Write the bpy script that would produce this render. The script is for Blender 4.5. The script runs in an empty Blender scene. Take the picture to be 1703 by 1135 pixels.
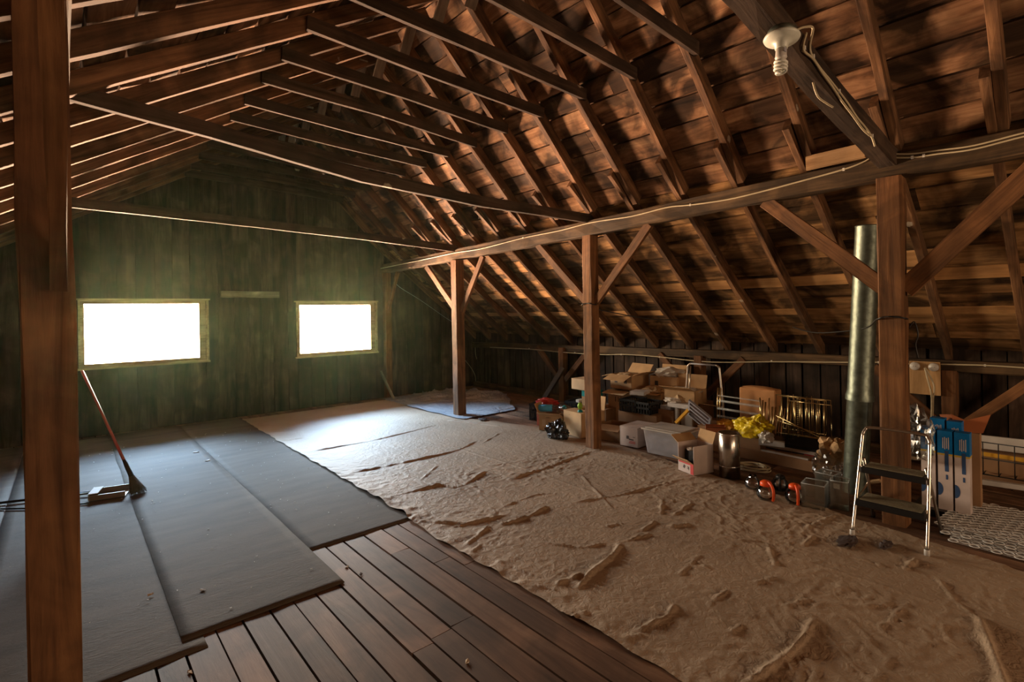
import bpy, bmesh, math, random
import numpy as np
from mathutils import Vector, Matrix, noise
R = math.radians
C = bpy.context.scene.collection
SC = bpy.context.scene

# ------------------------------------------------------------------ camera
F = 861.0; TH = R(40.8); RO = R(1.0); CX, CY = 851.5, 517.0; EYE = 1.6
vR = Vector((math.cos(TH), -math.sin(TH), 0)); vD = Vector((math.sin(TH), math.cos(TH), 0)); vZ = Vector((0, 0, 1))
cR = math.cos(RO) * vR - math.sin(RO) * vZ
cU = math.sin(RO) * vR + math.cos(RO) * vZ
O0 = Vector((0, 0, EYE))
cd = bpy.data.cameras.new('camera'); cam = bpy.data.objects.new('camera', cd); C.objects.link(cam)
cam.matrix_world = Matrix(((cR.x, cU.x, -vD.x, 0), (cR.y, cU.y, -vD.y, 0), (cR.z, cU.z, -vD.z, EYE), (0, 0, 0, 1)))
cd.sensor_fit = 'HORIZONTAL'; cd.sensor_width = 36; cd.lens = F / 1703 * 36
cd.shift_y = (CY - 567.5) / 1703; cd.clip_start = 0.05; cd.clip_end = 200
SC.camera = cam
SC.view_settings.view_transform = 'Standard'; SC.view_settings.look = 'None'
SC.view_settings.gamma = 1; SC.view_settings.exposure = 0.0; SC.view_settings.use_curve_mapping = False
SC.cycles.max_bounces = 8; SC.cycles.diffuse_bounces = 5; SC.cycles.transparent_max_bounces = 24
SC.cycles.use_denoising = True; SC.cycles.sample_clamp_indirect = 6

# ------------------------------------------------------------------ daylight
w = bpy.data.worlds.new('daylight'); SC.world = w; w.use_nodes = True
nt = w.node_tree; nt.nodes.clear()
out = nt.nodes.new('ShaderNodeOutputWorld'); bg = nt.nodes.new('ShaderNodeBackground')
tc = nt.nodes.new('ShaderNodeTexCoord'); sp = nt.nodes.new('ShaderNodeSeparateXYZ'); cr = nt.nodes.new('ShaderNodeValToRGB')
mr = nt.nodes.new('ShaderNodeMapRange'); mr.inputs[1].default_value = -1; mr.inputs[2].default_value = 1
nt.links.new(tc.outputs['Generated'], sp.inputs[0]); nt.links.new(sp.outputs['Z'], mr.inputs[0]); nt.links.new(mr.outputs[0], cr.inputs[0])
# sunlit ground, a dim belt of trees at the horizon, bright blue-white sky above it
els = [(0.36, (1.0, 0.60, 0.38), .70), (0.45, (0.97, 0.66, 0.42), .50), (0.49, (1.0, 0.72, 0.46), .24), (0.58, (1.0, 0.80, 0.60), .16), (0.64, (0.68, 0.84, 1.0), .15), (0.80, (0.44, 0.68, 1.0), .25)]
while len(cr.color_ramp.elements) < len(els): cr.color_ramp.elements.new(.5)
for e_, (ps, co, st_) in zip(cr.color_ramp.elements, els): e_.position = ps
for e_, (ps, co, st_) in zip(cr.color_ramp.elements, els): e_.color = (*[c_ * st_ for c_ in co], 1)
my = nt.nodes.new('ShaderNodeMapRange'); my.inputs[1].default_value = -0.15; my.inputs[2].default_value = 0.15; my.inputs[3].default_value = 1.2; my.inputs[4].default_value = 700.0
nt.links.new(sp.outputs['Y'], my.inputs[0]); nt.links.new(my.outputs[0], bg.inputs[1]); nt.links.new(cr.outputs[0], bg.inputs[0])
nt.links.new(bg.outputs[0], out.inputs[0])

def area(name, loc, target, sx, sy, color, power, portal=False):
    l = bpy.data.lights.new(name, 'AREA'); l.shape = 'RECTANGLE'; l.size = sx; l.size_y = sy; l.energy = power; l.color = color
    if portal: l.cycles.is_portal = True
    o = bpy.data.objects.new(name, l); C.objects.link(o); o.location = loc
    o.rotation_euler = (Vector(target) - Vector(loc)).to_track_quat('-Z', 'Z').to_euler()
    return o
YG = 9.0                                                    # inner face of the window wall
area('window_light_portal', (0.90, YG + .10, 1.38), (0.90, 0, 1.38), 1.5, .9, (1, 1, 1), 1, True)
area('window_light_portal', (3.68, YG + .10, 1.35), (3.68, 0, 1.35), 1.48, .93, (1, 1, 1), 1, True)
# rear gable behind the camera: window light, and a fill added for ambient light
area('rear_window_daylight', (3.3, -4.36, 1.5), (3.3, 6, 2.3), 1.5, 1.0, (1.0, 0.66, 0.40), 98)
area('rear_fill_light', (0.6, -4.36, 1.2), (1.6, 6, 1.5), 1.6, 2.0, (1.0, 0.72, 0.48), 45)  # added warm fill from an unseen, made-up doorway, lifts the shadows

# ------------------------------------------------------------------ placing helpers
def ray(px, py): return vD + cR * ((px - CX) / F) - cU * ((py - CY) / F)
def at(px, py, ax, val):
    r = ray(px, py); return O0 + r * ((val - O0[ax]) / r[ax])
def fl(px, py, z=0.0): return at(px, py, 2, z)

# ------------------------------------------------------------------ materials
M = {}
def base(name):
    m = bpy.data.materials.new(name); m.use_nodes = True; M[name] = m
    n = m.node_tree; b = n.nodes['Principled BSDF']; return m, n, b
def plain(name, col, rough=.6, metal=0.0, trans=0.0, alpha=1.0, var=.12, bump=.0, scale=8.0, ior=1.45, spec=.5, coat=0):
    m, n, b = base(name)
    b.inputs['Roughness'].default_value = rough; b.inputs['Metallic'].default_value = metal
    b.inputs['Transmission Weight'].default_value = trans; b.inputs['Alpha'].default_value = alpha
    b.inputs['IOR'].default_value = ior; b.inputs['Specular IOR Level'].default_value = spec; b.inputs['Coat Weight'].default_value = coat
    tcn = n.nodes.new('ShaderNodeTexCoord'); no = n.nodes.new('ShaderNodeTexNoise'); no.inputs['Scale'].default_value = scale; no.inputs['Detail'].default_value = 6
    n.links.new(tcn.outputs['Object'], no.inputs['Vector'])
    rp = n.nodes.new('ShaderNodeValToRGB'); n.links.new(no.outputs['Fac'], rp.inputs[0])
    rp.color_ramp.elements[0].position = .3; rp.color_ramp.elements[1].position = .7
    rp.color_ramp.elements[0].color = (*[c * (1 - var) for c in col], 1); rp.color_ramp.elements[1].color = (*[min(1, c * (1 + var)) for c in col], 1)
    n.links.new(rp.outputs[0], b.inputs['Base Color'])
    if bump:
        bp = n.nodes.new('ShaderNodeBump'); bp.inputs['Strength'].default_value = bump; bp.inputs['Distance'].default_value = .02
        n.links.new(no.outputs['Fac'], bp.inputs['Height']); n.links.new(bp.outputs[0], b.inputs['Normal'])
    return m
def wood(name, dark, mid, light, axis=0, sc=1.0, rough=.8, spots=0.0, stain=.5, bump=.35, tone=False, stretch=14.0, spec=.25):
    """weathered timber, grain along the object's local axis; stains and pale knots of their own shape"""
    m, n, b = base(name)
    N = n.nodes; Lk = n.links
    tcn = N.new('ShaderNodeTexCoord'); mp = N.new('ShaderNodeMapping'); s = [stretch * sc] * 3; s[axis] = .9 * sc
    mp.inputs['Scale'].default_value = s
    oi = N.new('ShaderNodeObjectInfo'); va = N.new('ShaderNodeVectorMath'); va.operation = 'ADD'
    sc3 = N.new('ShaderNodeVectorMath'); sc3.operation = 'SCALE'; sc3.inputs[0].default_value = (37, 53, 29); Lk.new(oi.outputs['Random'], sc3.inputs['Scale'])
    Lk.new(tcn.outputs['Object'], va.inputs[0]); Lk.new(sc3.outputs[0], va.inputs[1])
    if tone:
        at_ = N.new('ShaderNodeAttribute'); at_.attribute_name = 'tone'
        sc4 = N.new('ShaderNodeVectorMath'); sc4.operation = 'SCALE'; sc4.inputs[0].default_value = (31, 47, 23); Lk.new(at_.outputs['Fac'], sc4.inputs['Scale'])
        vb = N.new('ShaderNodeVectorMath'); vb.operation = 'ADD'; Lk.new(va.outputs[0], vb.inputs[0]); Lk.new(sc4.outputs[0], vb.inputs[1]); va = vb
    Lk.new(va.outputs[0], mp.inputs[0])
    g = N.new('ShaderNodeTexNoise'); g.inputs['Scale'].default_value = 1.5; g.inputs['Detail'].default_value = 9; g.inputs['Roughness'].default_value = .65; g.inputs['Distortion'].default_value = .6
    Lk.new(mp.outputs[0], g.inputs['Vector'])
    rp = N.new('ShaderNodeValToRGB'); Lk.new(g.outputs['Fac'], rp.inputs[0]); e = rp.color_ramp
    e.elements[0].position = .30; e.elements[0].color = (*dark, 1); e.elements[1].position = .72; e.elements[1].color = (*light, 1)
    x = e.elements.new(.5); x.color = (*mid, 1)
    col = rp.outputs[0]
    st = N.new('ShaderNodeTexNoise'); st.inputs['Scale'].default_value = 2.6; st.inputs['Detail'].default_value = 5; st.inputs['Distortion'].default_value = .8
    Lk.new(va.outputs[0], st.inputs['Vector'])
    sr = N.new('ShaderNodeMapRange'); sr.inputs[1].default_value = .42; sr.inputs[2].default_value = .62; sr.inputs[3].default_value = 1 - stain; sr.inputs[4].default_value = 1.1
    Lk.new(st.outputs['Fac'], sr.inputs[0])
    mx = N.new('ShaderNodeVectorMath'); mx.operation = 'SCALE'; Lk.new(col, mx.inputs[0]); Lk.new(sr.outputs[0], mx.inputs['Scale']); col = mx.outputs[0]
    if tone:
        tr = N.new('ShaderNodeMapRange'); tr.inputs[3].default_value = .62; tr.inputs[4].default_value = 1.35; Lk.new(at_.outputs['Fac'], tr.inputs[0])
        m2 = N.new('ShaderNodeVectorMath'); m2.operation = 'SCALE'; Lk.new(col, m2.inputs[0]); Lk.new(tr.outputs[0], m2.inputs['Scale']); col = m2.outputs[0]
    if spots:
        vo = N.new('ShaderNodeTexVoronoi'); vo.inputs['Scale'].default_value = 2.3; vo.inputs['Randomness'].default_value = 1
        Lk.new(va.outputs[0], vo.inputs['Vector'])
        s2 = N.new('ShaderNodeTexNoise'); s2.inputs['Scale'].default_value = 30; Lk.new(va.outputs[0], s2.inputs['Vector'])
        ad = N.new('ShaderNodeMath'); ad.operation = 'MULTIPLY_ADD'; ad.inputs[1].default_value = .10; Lk.new(s2.outputs['Fac'], ad.inputs[0]); Lk.new(vo.outputs['Distance'], ad.inputs[2])
        lt = N.new('ShaderNodeMapRange'); lt.inputs[1].default_value = .085 + spots * .04; lt.inputs[2].default_value = .105 + spots * .04; lt.inputs[3].default_value = .8; lt.inputs[4].default_value = 0; Lk.new(ad.outputs[0], lt.inputs[0])
        mc = N.new('ShaderNodeMix'); mc.data_type = 'RGBA'; Lk.new(lt.outputs[0], mc.inputs[0]); Lk.new(col, mc.inputs[6]); mc.inputs[7].default_value = (.36, .31, .24, 1); col = mc.outputs[2]
    Lk.new(col, b.inputs['Base Color'])
    b.inputs['Roughness'].default_value = rough; b.inputs['Specular IOR Level'].default_value = spec
    bp = N.new('ShaderNodeBump'); bp.inputs['Strength'].default_value = bump; bp.inputs['Distance'].default_value = .01
    Lk.new(g.outputs['Fac'], bp.inputs['Height']); Lk.new(bp.outputs[0], b.inputs['Normal'])
    return m
wood('beam_wood', (.024, .014, .007), (.078, .045, .020), (.15, .088, .040), 0, 1, .75, 0, .45)
wood('post_wood', (.065, .028, .011), (.165, .072, .027), (.26, .120, .046), 0, 1, .75, 0, .4)
wood('rafter_wood', (.045, .022, .010), (.14, .068, .030), (.26, .135, .062), 0, 1, .8, .6, .5)
wood('collar_wood', (.018, .011, .007), (.052, .031, .019), (.088, .056, .036), 0, 1, .85, 1.6, .45)
wood('roof_boards', (.055, .029, .016), (.26, .135, .068), (.50, .30, .16), 1, .8, .85, 0, .82, .4, True, 9)
wood('lit_lower_roof_boards', (.05, .025, .011), (.31, .165, .065), (.58, .34, .15), 1, .8, .85, 0, .8, .4, True, 9)  # lighter, more orange roof boards: light below the purlin painted into the colour
wood('new_roof_boards', (.36, .18, .07), (.55, .30, .12), (.70, .42, .18), 1, .8, .8, 0, .25, .3, True, 9)
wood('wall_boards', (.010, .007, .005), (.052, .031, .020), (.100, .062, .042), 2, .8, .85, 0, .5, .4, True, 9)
wood('floor_boards', (.09, .044, .023), (.20, .105, .060), (.30, .175, .105), 1, .8, .62, .3, .35, .35, True, 9, .25)
wood('window_wood', (.16, .11, .06), (.30, .22, .13), (.42, .33, .20), 0, 1, .7, 0, .3)
wood('plywood', (.30, .17, .07), (.42, .25, .11), (.52, .33, .16), 2, 1, .7, 0, .2)
wood('grey_wood', (.10, .085, .065), (.20, .17, .13), (.30, .26, .20), 0, 1, .85, 0, .3)
wood('scrap_wood', (.24, .13, .06), (.38, .23, .11), (.50, .32, .17), 0, 1, .75, 0, .2)
plain('roofing', (.012, .010, .009), .9)
plain('cardboard', (.52, .33, .165), .85, var=.18, scale=5)
plain('dark_cardboard', (.32, .18, .09), .85, var=.18, scale=5)
plain('pale_cardboard', (.62, .46, .29), .85, var=.15, scale=5)
plain('brown_paper', (.42, .20, .075), .8, var=.15, bump=.3)
plain('white_cardboard', (.50, .40, .35), .8, var=.1)
plain('tape', (.42, .30, .17), .35)
plain('print_dark', (.07, .05, .045), .7)
plain('print_red', (.50, .03, .025), .6)
plain('paper', (.62, .57, .50), .8, var=.1, bump=.3, scale=20)
plain('paper_yellowish', (.50, .35, .20), .8, var=.15, bump=.3, scale=20)
plain('black_plastic', (.012, .012, .013), .35)
plain('bin_bag', (.010, .011, .013), .18, spec=.8, bump=.6, scale=25)
plain('red_bag', (.42, .035, .03), .4, bump=.3)
plain('pink_paper', (.62, .22, .20), .7)
plain('blue_cloth', (.08, .42, .75), .7, bump=.3)
plain('teal_plastic', (.0, .25, .26), .4)
plain('green_plastic', (.26, .50, .04), .4)
plain('orange_plastic', (.80, .09, .015), .35)
plain('yellow_plastic', (.66, .50, .015), .35, var=.2, bump=.5, scale=20)
plain('yellow_strap', (.62, .32, .03), .5)
plain('white_plastic', (.50, .47, .43), .4)
plain('foam', (.52, .50, .48), .75)
plain('grey_plastic', (.30, .30, .34), .4)
plain('dark_ribs', (.06, .06, .07), .5)
plain('tote_plastic', (.60, .57, .58), .35, alpha=.48, spec=.5)
plain('tote_contents', (.12, .14, .20), .8, var=.9, scale=14)
plain('steel', (.55, .52, .47), .25, 1)
plain('chrome', (.62, .57, .50), .28, 1)
plain('brass', (.68, .53, .27), .28, 1)
plain('galvanised', (.15, .175, .145), .44, .9, var=.25, bump=.12, scale=22)
plain('rubber', (.17, .14, .085), .6, bump=.2, scale=60)
plain('porcelain', (.55, .56, .48), .35)
plain('bulb_glass', (.68, .68, .60), .25)
plain('cable_jacket', (.44, .37, .24), .5)
plain('cable_clip', (.68, .66, .60), .4)
plain('black_cord', (.015, .014, .013), .5)
plain('box_blue', (.0, .14, .40), .45)
plain('box_white', (.56, .47, .44), .55)
plain('box_navy', (.03, .07, .17), .55)
plain('box_orange', (.34, .10, .03), .7)
plain('carton_yellow', (.55, .36, .05), .5)
plain('broom_handle', (.30, .045, .035), .35)
plain('broom_fibre', (.10, .085, .07), .9, bump=.5, scale=60)
plain('dustpan_metal', (.17, .13, .09), .45, .3)
plain('pale_film', (.55, .58, .58), .2, alpha=.35)
plain('lattice_plastic', (.80, .79, .76), .25, alpha=.6)
plain('lattice_sheet', (.75, .74, .72), .3, alpha=.25)
plain('copper_pipe', (.30, .14, .08), .4, .6)
plain('stone_blocks', (.20, .19, .17), .9, bump=.6)

def glassy(name, col, rough=.03, a=.25):
    m, n, b = base(name)
    tr = n.nodes.new('ShaderNodeBsdfTransparent'); gl = n.nodes.new('ShaderNodeBsdfGlossy'); mx = n.nodes.new('ShaderNodeMixShader'); fr = n.nodes.new('ShaderNodeFresnel')
    mm = n.nodes.new('ShaderNodeMath'); mm.operation = 'ADD'; mm.inputs[1].default_value = a; mm.use_clamp = True
    n.links.new(fr.outputs[0], mm.inputs[0]); n.links.new(mm.outputs[0], mx.inputs[0])
    tr.inputs[0].default_value = (*col, 1); gl.inputs['Roughness'].default_value = rough; gl.inputs[0].default_value = (.9, .9, .9, 1)
    n.links.new(tr.outputs[0], mx.inputs[1]); n.links.new(gl.outputs[0], mx.inputs[2])
    n.links.new(mx.outputs[0], n.nodes['Material Output'].inputs['Surface'])
glassy('clear_glass', (.98, .98, .97), .04, .04)
glassy('clear_film', (.90, .90, .87), .22, .10)
glassy('window_glass', (.97, .98, .97), .02, .0)

def sheet_mat(name, c0, c1, rough, bump, sc, spec=.32, stretch=(1, 1, 1)):
    m, n, b = base(name); N = n.nodes; Lk = n.links
    t = N.new('ShaderNodeTexCoord')
    a = N.new('ShaderNodeTexNoise'); a.inputs['Scale'].default_value = sc; a.inputs['Detail'].default_value = 8; a.inputs['Roughness'].default_value = .6; a.inputs['Distortion'].default_value = 1.2
    c = N.new('ShaderNodeTexNoise'); c.inputs['Scale'].default_value = 1.7; c.inputs['Detail'].default_value = 6
    mp = N.new('ShaderNodeMapping'); mp.inputs['Scale'].default_value = stretch; Lk.new(t.outputs['Object'], mp.inputs[0])
    Lk.new(mp.outputs[0], a.inputs['Vector']); Lk.new(mp.outputs[0], c.inputs['Vector'])
    rp = N.new('ShaderNodeValToRGB'); Lk.new(c.outputs['Fac'], rp.inputs[0]); rp.color_ramp.elements[0].position = .3; rp.color_ramp.elements[1].position = .7
    rp.color_ramp.elements[0].color = (*c0, 1); rp.color_ramp.elements[1].color = (*c1, 1)
    f = N.new('ShaderNodeTexNoise'); f.inputs['Scale'].default_value = 160; Lk.new(t.outputs['Object'], f.inputs['Vector'])
    fr = N.new('ShaderNodeMapRange'); fr.inputs[3].default_value = .75; fr.inputs[4].default_value = 1.2; Lk.new(f.outputs['Fac'], fr.inputs[0])
    v = N.new('ShaderNodeVectorMath'); v.operation = 'SCALE'; Lk.new(rp.outputs[0], v.inputs[0]); Lk.new(fr.outputs[0], v.inputs['Scale'])
    Lk.new(v.outputs[0], b.inputs['Base Color']); b.inputs['Roughness'].default_value = rough; b.inputs['Specular IOR Level'].default_value = spec
    bp = N.new('ShaderNodeBump'); bp.inputs['Strength'].default_value = bump; bp.inputs['Distance'].default_value = .03
    Lk.new(a.outputs['Fac'], bp.inputs['Height']); Lk.new(bp.outputs[0], b.inputs['Normal'])
    return m
sheet_mat('dust_sheet', (.33, .235, .155), (.44, .32, .215), .60, .40, 22)
sheet_mat('plastic_sheet', (.33, .36, .40), (.50, .53, .58), .22, .7, 7)
sheet_mat('felt_mat', (.064, .045, .029), (.110, .080, .054), .8, .22, 16, .25, (1, 4, 1))

# ------------------------------------------------------------------ mesh builder
class MB:
    def __init__(s): s.v = []; s.f = []; s.t = []; s.sm = []
    def add(s, vs, fs, tone=0.5, smooth=False):
        o = len(s.v); s.v += [tuple(x) for x in vs]
        for f in fs: s.f.append(tuple(i + o for i in f)); s.t.append(tone); s.sm.append(smooth)
        return s
    def box(s, c, size, rot=None, tone=.5, taper=None):
        x, y, z = [a / 2 for a in size]; tx = taper or 1
        vs = [Vector(p) for p in ((-x * tx, -y * tx, -z), (x * tx, -y * tx, -z), (x * tx, y * tx, -z), (-x * tx, y * tx, -z), (-x, -y, z), (x, -y, z), (x, y, z), (-x, y, z))]
        if rot is not None: vs = [rot @ p for p in vs]
        c = Vector(c)
        return s.add([p + c for p in vs], [(0, 3, 2, 1), (4, 5, 6, 7), (0, 1, 5, 4), (1, 2, 6, 5), (2, 3, 7, 6), (3, 0, 4, 7)], tone)
    def tube(s, pts, r, n=8, cap=True, closed=False):
        pts = [Vector(p) for p in pts]; k = len(pts); rs = r if isinstance(r, (list, tuple)) else [r] * k
        vs = []; fs = []; up = None
        for i, p in enumerate(pts):
            if closed: d = pts[(i + 1) % k] - pts[i - 1]
            else: d = pts[min(i + 1, k - 1)] - pts[max(i - 1, 0)]
            if d.length < 1e-9: d = Vector((0, 0, 1))
            d.normalize()
            if up is None: up = Vector((0, 0, 1)) if abs(d.z) < .9 else Vector((1, 0, 0))
            u = d.cross(up); u.normalize(); w_ = u.cross(d); w_.normalize(); up = w_
            for j in range(n):
                a = 2 * math.pi * j / n; vs.append(p + rs[i] * (math.cos(a) * u + math.sin(a) * w_))
        m = k if closed else k - 1
        for i in range(m):
            for j in range(n):
                a = i * n + j; b = i * n + (j + 1) % n; c = ((i + 1) % k) * n; fs.append((a, b, c + (j + 1) % n, c + j))
        if cap and not closed: fs.append(tuple(range(n - 1, -1, -1))); fs.append(tuple((k - 1) * n + j for j in range(n)))
        return s.add(vs, fs, .5, True)
    def lathe(s, prof, n=24, c=(0, 0, 0)):
        c = Vector(c); vs = []; fs = []
        for (r, z) in prof:
            for j in range(n): a = 2 * math.pi * j / n; vs.append(c + Vector((r * math.cos(a), r * math.sin(a), z)))
        for i in range(len(prof) - 1):
            for j in range(n): fs.append((i * n + j, i * n + (j + 1) % n, (i + 1) * n + (j + 1) % n, (i + 1) * n + j))
        return s.add(vs, fs, .5, True)
    def lump(s, c, size, seed=0, amp=.35, sub=3, fr=2.0, flat=True, fold=0.0):
        bm = bmesh.new(); bmesh.ops.create_icosphere(bm, subdivisions=sub, radius=1)
        vs = []
        for v in bm.verts:
            p = v.co.copy(); q = p * fr + Vector((seed * 7.3, seed * 3.1, seed))
            d = 1 + amp * (noise.noise(q) + .6 * abs(noise.noise(q * 2.3)) + fold * abs(noise.noise(q * 4.5)))
            p = p * d; p = Vector((p.x * size[0], p.y * size[1], p.z * size[2]))
            vs.append(p)
        zmin = -size[2] * .78
        vs = [Vector((p.x, p.y, max(p.z, zmin) - zmin)) + Vector(c) for p in vs]
        fs = [tuple(v.index for v in f.verts) for f in bm.faces]; bm.free()
        return s.add(vs, fs, .5, not flat)
    def build(s, name, mat, parent=None, loc=None, rz=0.0, bevel=0.0):
        me = bpy.data.meshes.new(name); me.from_pydata(s.v, [], s.f)
        me.polygons.foreach_set('use_smooth', s.sm)
        a = me.attributes.new('tone', 'FLOAT', 'FACE'); a.data.foreach_set('value', s.t)
        me.materials.append(M[mat] if isinstance(mat, str) else mat); me.update()
        o = bpy.data.objects.new(name, me); C.objects.link(o)
        if parent is not None: o.parent = parent
        if loc is not None: o.location = loc
        if rz: o.rotation_euler = (0, 0, rz)
        if bevel:
            b = o.modifiers.new('bevel', 'BEVEL'); b.width = bevel; b.segments = 2; b.limit_method = 'ANGLE'
        return o
def tag(o, label=None, cat=None, group=None, kind=None):
    if label: o['label'] = label
    if cat: o['category'] = cat
    if group: o['group'] = group
    if kind: o['kind'] = kind
    return o
def thing(name, label, cat, loc=(0, 0, 0), rz=0.0, group=None):
    o = bpy.data.objects.new(name, None); C.objects.link(o); o.empty_display_size = .1; o.location = loc; o.rotation_euler = (0, 0, rz)
    return tag(o, label, cat, group)
def structure(o): o['kind'] = 'structure'; return o
def smooth_path(pts, k=6):
    pts = [Vector(p) for p in pts]; o = []
    for i in range(len(pts) - 1):
        p0 = pts[max(i - 1, 0)]; p1 = pts[i]; p2 = pts[i + 1]; p3 = pts[min(i + 2, len(pts) - 1)]
        for j in range(k):
            t = j / k; o.append(.5 * ((2 * p1) + (-p0 + p2) * t + (2 * p0 - 5 * p1 + 4 * p2 - p3) * t * t + (-p0 + 3 * p1 - 3 * p2 + p3) * t ** 3))
    return o + [pts[-1]]
rnd = random.Random(4)
def timber(name, pts, w_, h_, mat, side=(0, 1, 0), parent=None, jit=.0025, seed=None, ch=.12, step=.25):
    """hewn timber following pts; w_ across `side`, h_ across the other axis; grain along its local X"""
    pts = [Vector(p) for p in pts]; q = random.Random(seed if seed is not None else rnd.random())
    x = (pts[-1] - pts[0]).normalized(); sd = Vector(side); z = x.cross(sd).normalized(); y = z.cross(x).normalized()
    m = Matrix((x, y, z)).transposed(); inv = m.transposed(); org = pts[0]
    lp = [inv @ (p - org) for p in pts]
    dense = []
    for i in range(len(lp) - 1):
        n = max(1, int((lp[i + 1] - lp[i]).length / step)) if len(lp) == 2 else max(2, int((lp[i + 1] - lp[i]).length / step))
        for j in range(n): dense.append(lp[i].lerp(lp[i + 1], j / n))
    dense.append(lp[-1])
    a, b = w_ / 2, h_ / 2; c = min(a, b) * ch
    sec = [(-a + c, -b), (a - c, -b), (a, -b + c), (a, b - c), (a - c, b), (-a + c, b), (-a, b - c), (-a, -b + c)]
    vs = []
    for p in dense:
        for (sy, sz) in sec: vs.append((p.x, p.y + sy + q.uniform(-jit, jit), p.z + sz + q.uniform(-jit, jit)))
    fs = []
    for i in range(len(dense) - 1):
        for j in range(8): fs.append((i * 8 + j, i * 8 + (j + 1) % 8, (i + 1) * 8 + (j + 1) % 8, (i + 1) * 8 + j))
    fs.append(tuple(range(7, -1, -1))); fs.append(tuple((len(dense) - 1) * 8 + j for j in range(8)))
    o = MB().add(vs, fs).build(name, mat, parent)
    o.matrix_world = Matrix.Translation(org) @ m.to_4x4()
    return o

# ------------------------------------------------------------------ the shell
XR, XL, YB, RIDGE = 6.72, -2.55, -4.3, 2.79
def zr(x):                                                   # inner face of the roof boards
    if x < RIDGE: return 2.982 + .6 * x
    if x < 4.68: return 7.45 - x
    return 1.154 + .8 * (6.7 - x)
def planks(mb, org, u, v, n, u0, u1, width, lenf, gap=.006, th=.022, seed=1, jit=.004, cuts=None, gcurve=.0):
    """boards side by side along u, running along v; lenf(ua, ub) gives the v ranges of a board"""
    q = random.Random(seed); org, u, v, n = Vector(org), Vector(u), Vector(v), Vector(n)
    edges = [u0]; 
    while edges[-1] < u1 - width * .6: edges.append(min(u1, edges[-1] + width * q.uniform(.88, 1.12)))
    edges[-1] = u1
    for a, b in zip(edges[:-1], edges[1:]):
        for (va, vb, *rest) in lenf(a, b):
            tone = q.random(); off = q.uniform(0, jit); tl = q.uniform(-jit, jit)
            g = gap * q.uniform(.4, 1.6)
            vs = []
            va0, va1 = (va if isinstance(va, tuple) else (va, va)); vb0, vb1 = (vb if isinstance(vb, tuple) else (vb, vb))
            for d in (off, off + th):
                vs += [org + u * (a + g / 2) + v * va0 + n * (d + tl), org + u * (b - g / 2) + v * va1 + n * (d - tl), org + u * (b - g / 2) + v * vb1 + n * (d - tl), org + u * (a + g / 2) + v * vb0 + n * (d + tl)]
            mb.add(vs, [(0, 1, 2, 3), (7, 6, 5, 4), (0, 4, 5, 1), (1, 5, 6, 2), (2, 6, 7, 3), (3, 7, 4, 0)], tone)
def runs(v0, v1, seed, lo=2.5, hi=5.0):
    q = random.Random(seed); r = []; a = v0 - q.uniform(0, 2)
    while a < v1:
        b = a + q.uniform(lo, hi)
        if b > v0: r.append((max(a, v0), min(b, v1) - .004))
        a = b
    return r
k_ = [0]
def lf(a, b): k_[0] += 1; return runs(YB, YG + .1, k_[0])
# floor: boards along the barn
mb = MB(); k_[0] = 100
planks(mb, (0.244 - .1345 * 21, 0, -.022), (1, 0, 0), (0, 1, 0), (0, 0, 1), 0, 9.33, .1345, lf, .011, .022, 5, .0015)
mb.box((2.1, 2.4, -.06), (9.8, 13.8, .03), tone=.1)
structure(mb.build('floor', 'floor_boards'))
# the roof, from inside
def slope_ceiling(name, xa, xb, seed, rows_new=()):
    mb = MB(); mn = MB(); a = Vector((xa, 0, zr(xa))); b = Vector((xb, 0, zr(xb) if xb != 4.68 else 2.77))
    u = (b - a); L = u.length; u.normalize(); n = Vector((-u.z, 0, u.x)) if u.x > 0 else Vector((u.z, 0, -u.x))
    if n.z < 0: n = -n
    planks(mb, a, u, (0, 1, 0), n, 0, L, .225, lf, .015, .022, seed, .006)
    for (ua, ub) in rows_new:
        planks(mn, a - n * .012, u, (0, 1, 0), n, ua, ub, ub - ua, lf, .002, .010, seed + 3, .0)
    a2 = a - u * .06; b2 = b + u * .06
    mb.add([a2 + n * .034 + Vector((0, YB - .2, 0)), b2 + n * .034 + Vector((0, YB - .2, 0)), b2 + n * .034 + Vector((0, YG + .25, 0)), a2 + n * .034 + Vector((0, YG + .25, 0))], [(0, 1, 2, 3)], 0)
    o = structure(mb.build(name, 'lit_lower_roof_boards' if 'lower' in name else 'roof_boards'))
    if mn.v: mn.build('new_board', 'new_roof_boards', o)
    return o
slope_ceiling('ceiling_left', RIDGE, XL - .15, 11)
slope_ceiling('ceiling_right', RIDGE, 4.68, 12)
slope_ceiling('ceiling_right_lower', 4.68, XR + .15, 13, [(1.38, 1.53), (1.92, 2.02)])
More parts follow.
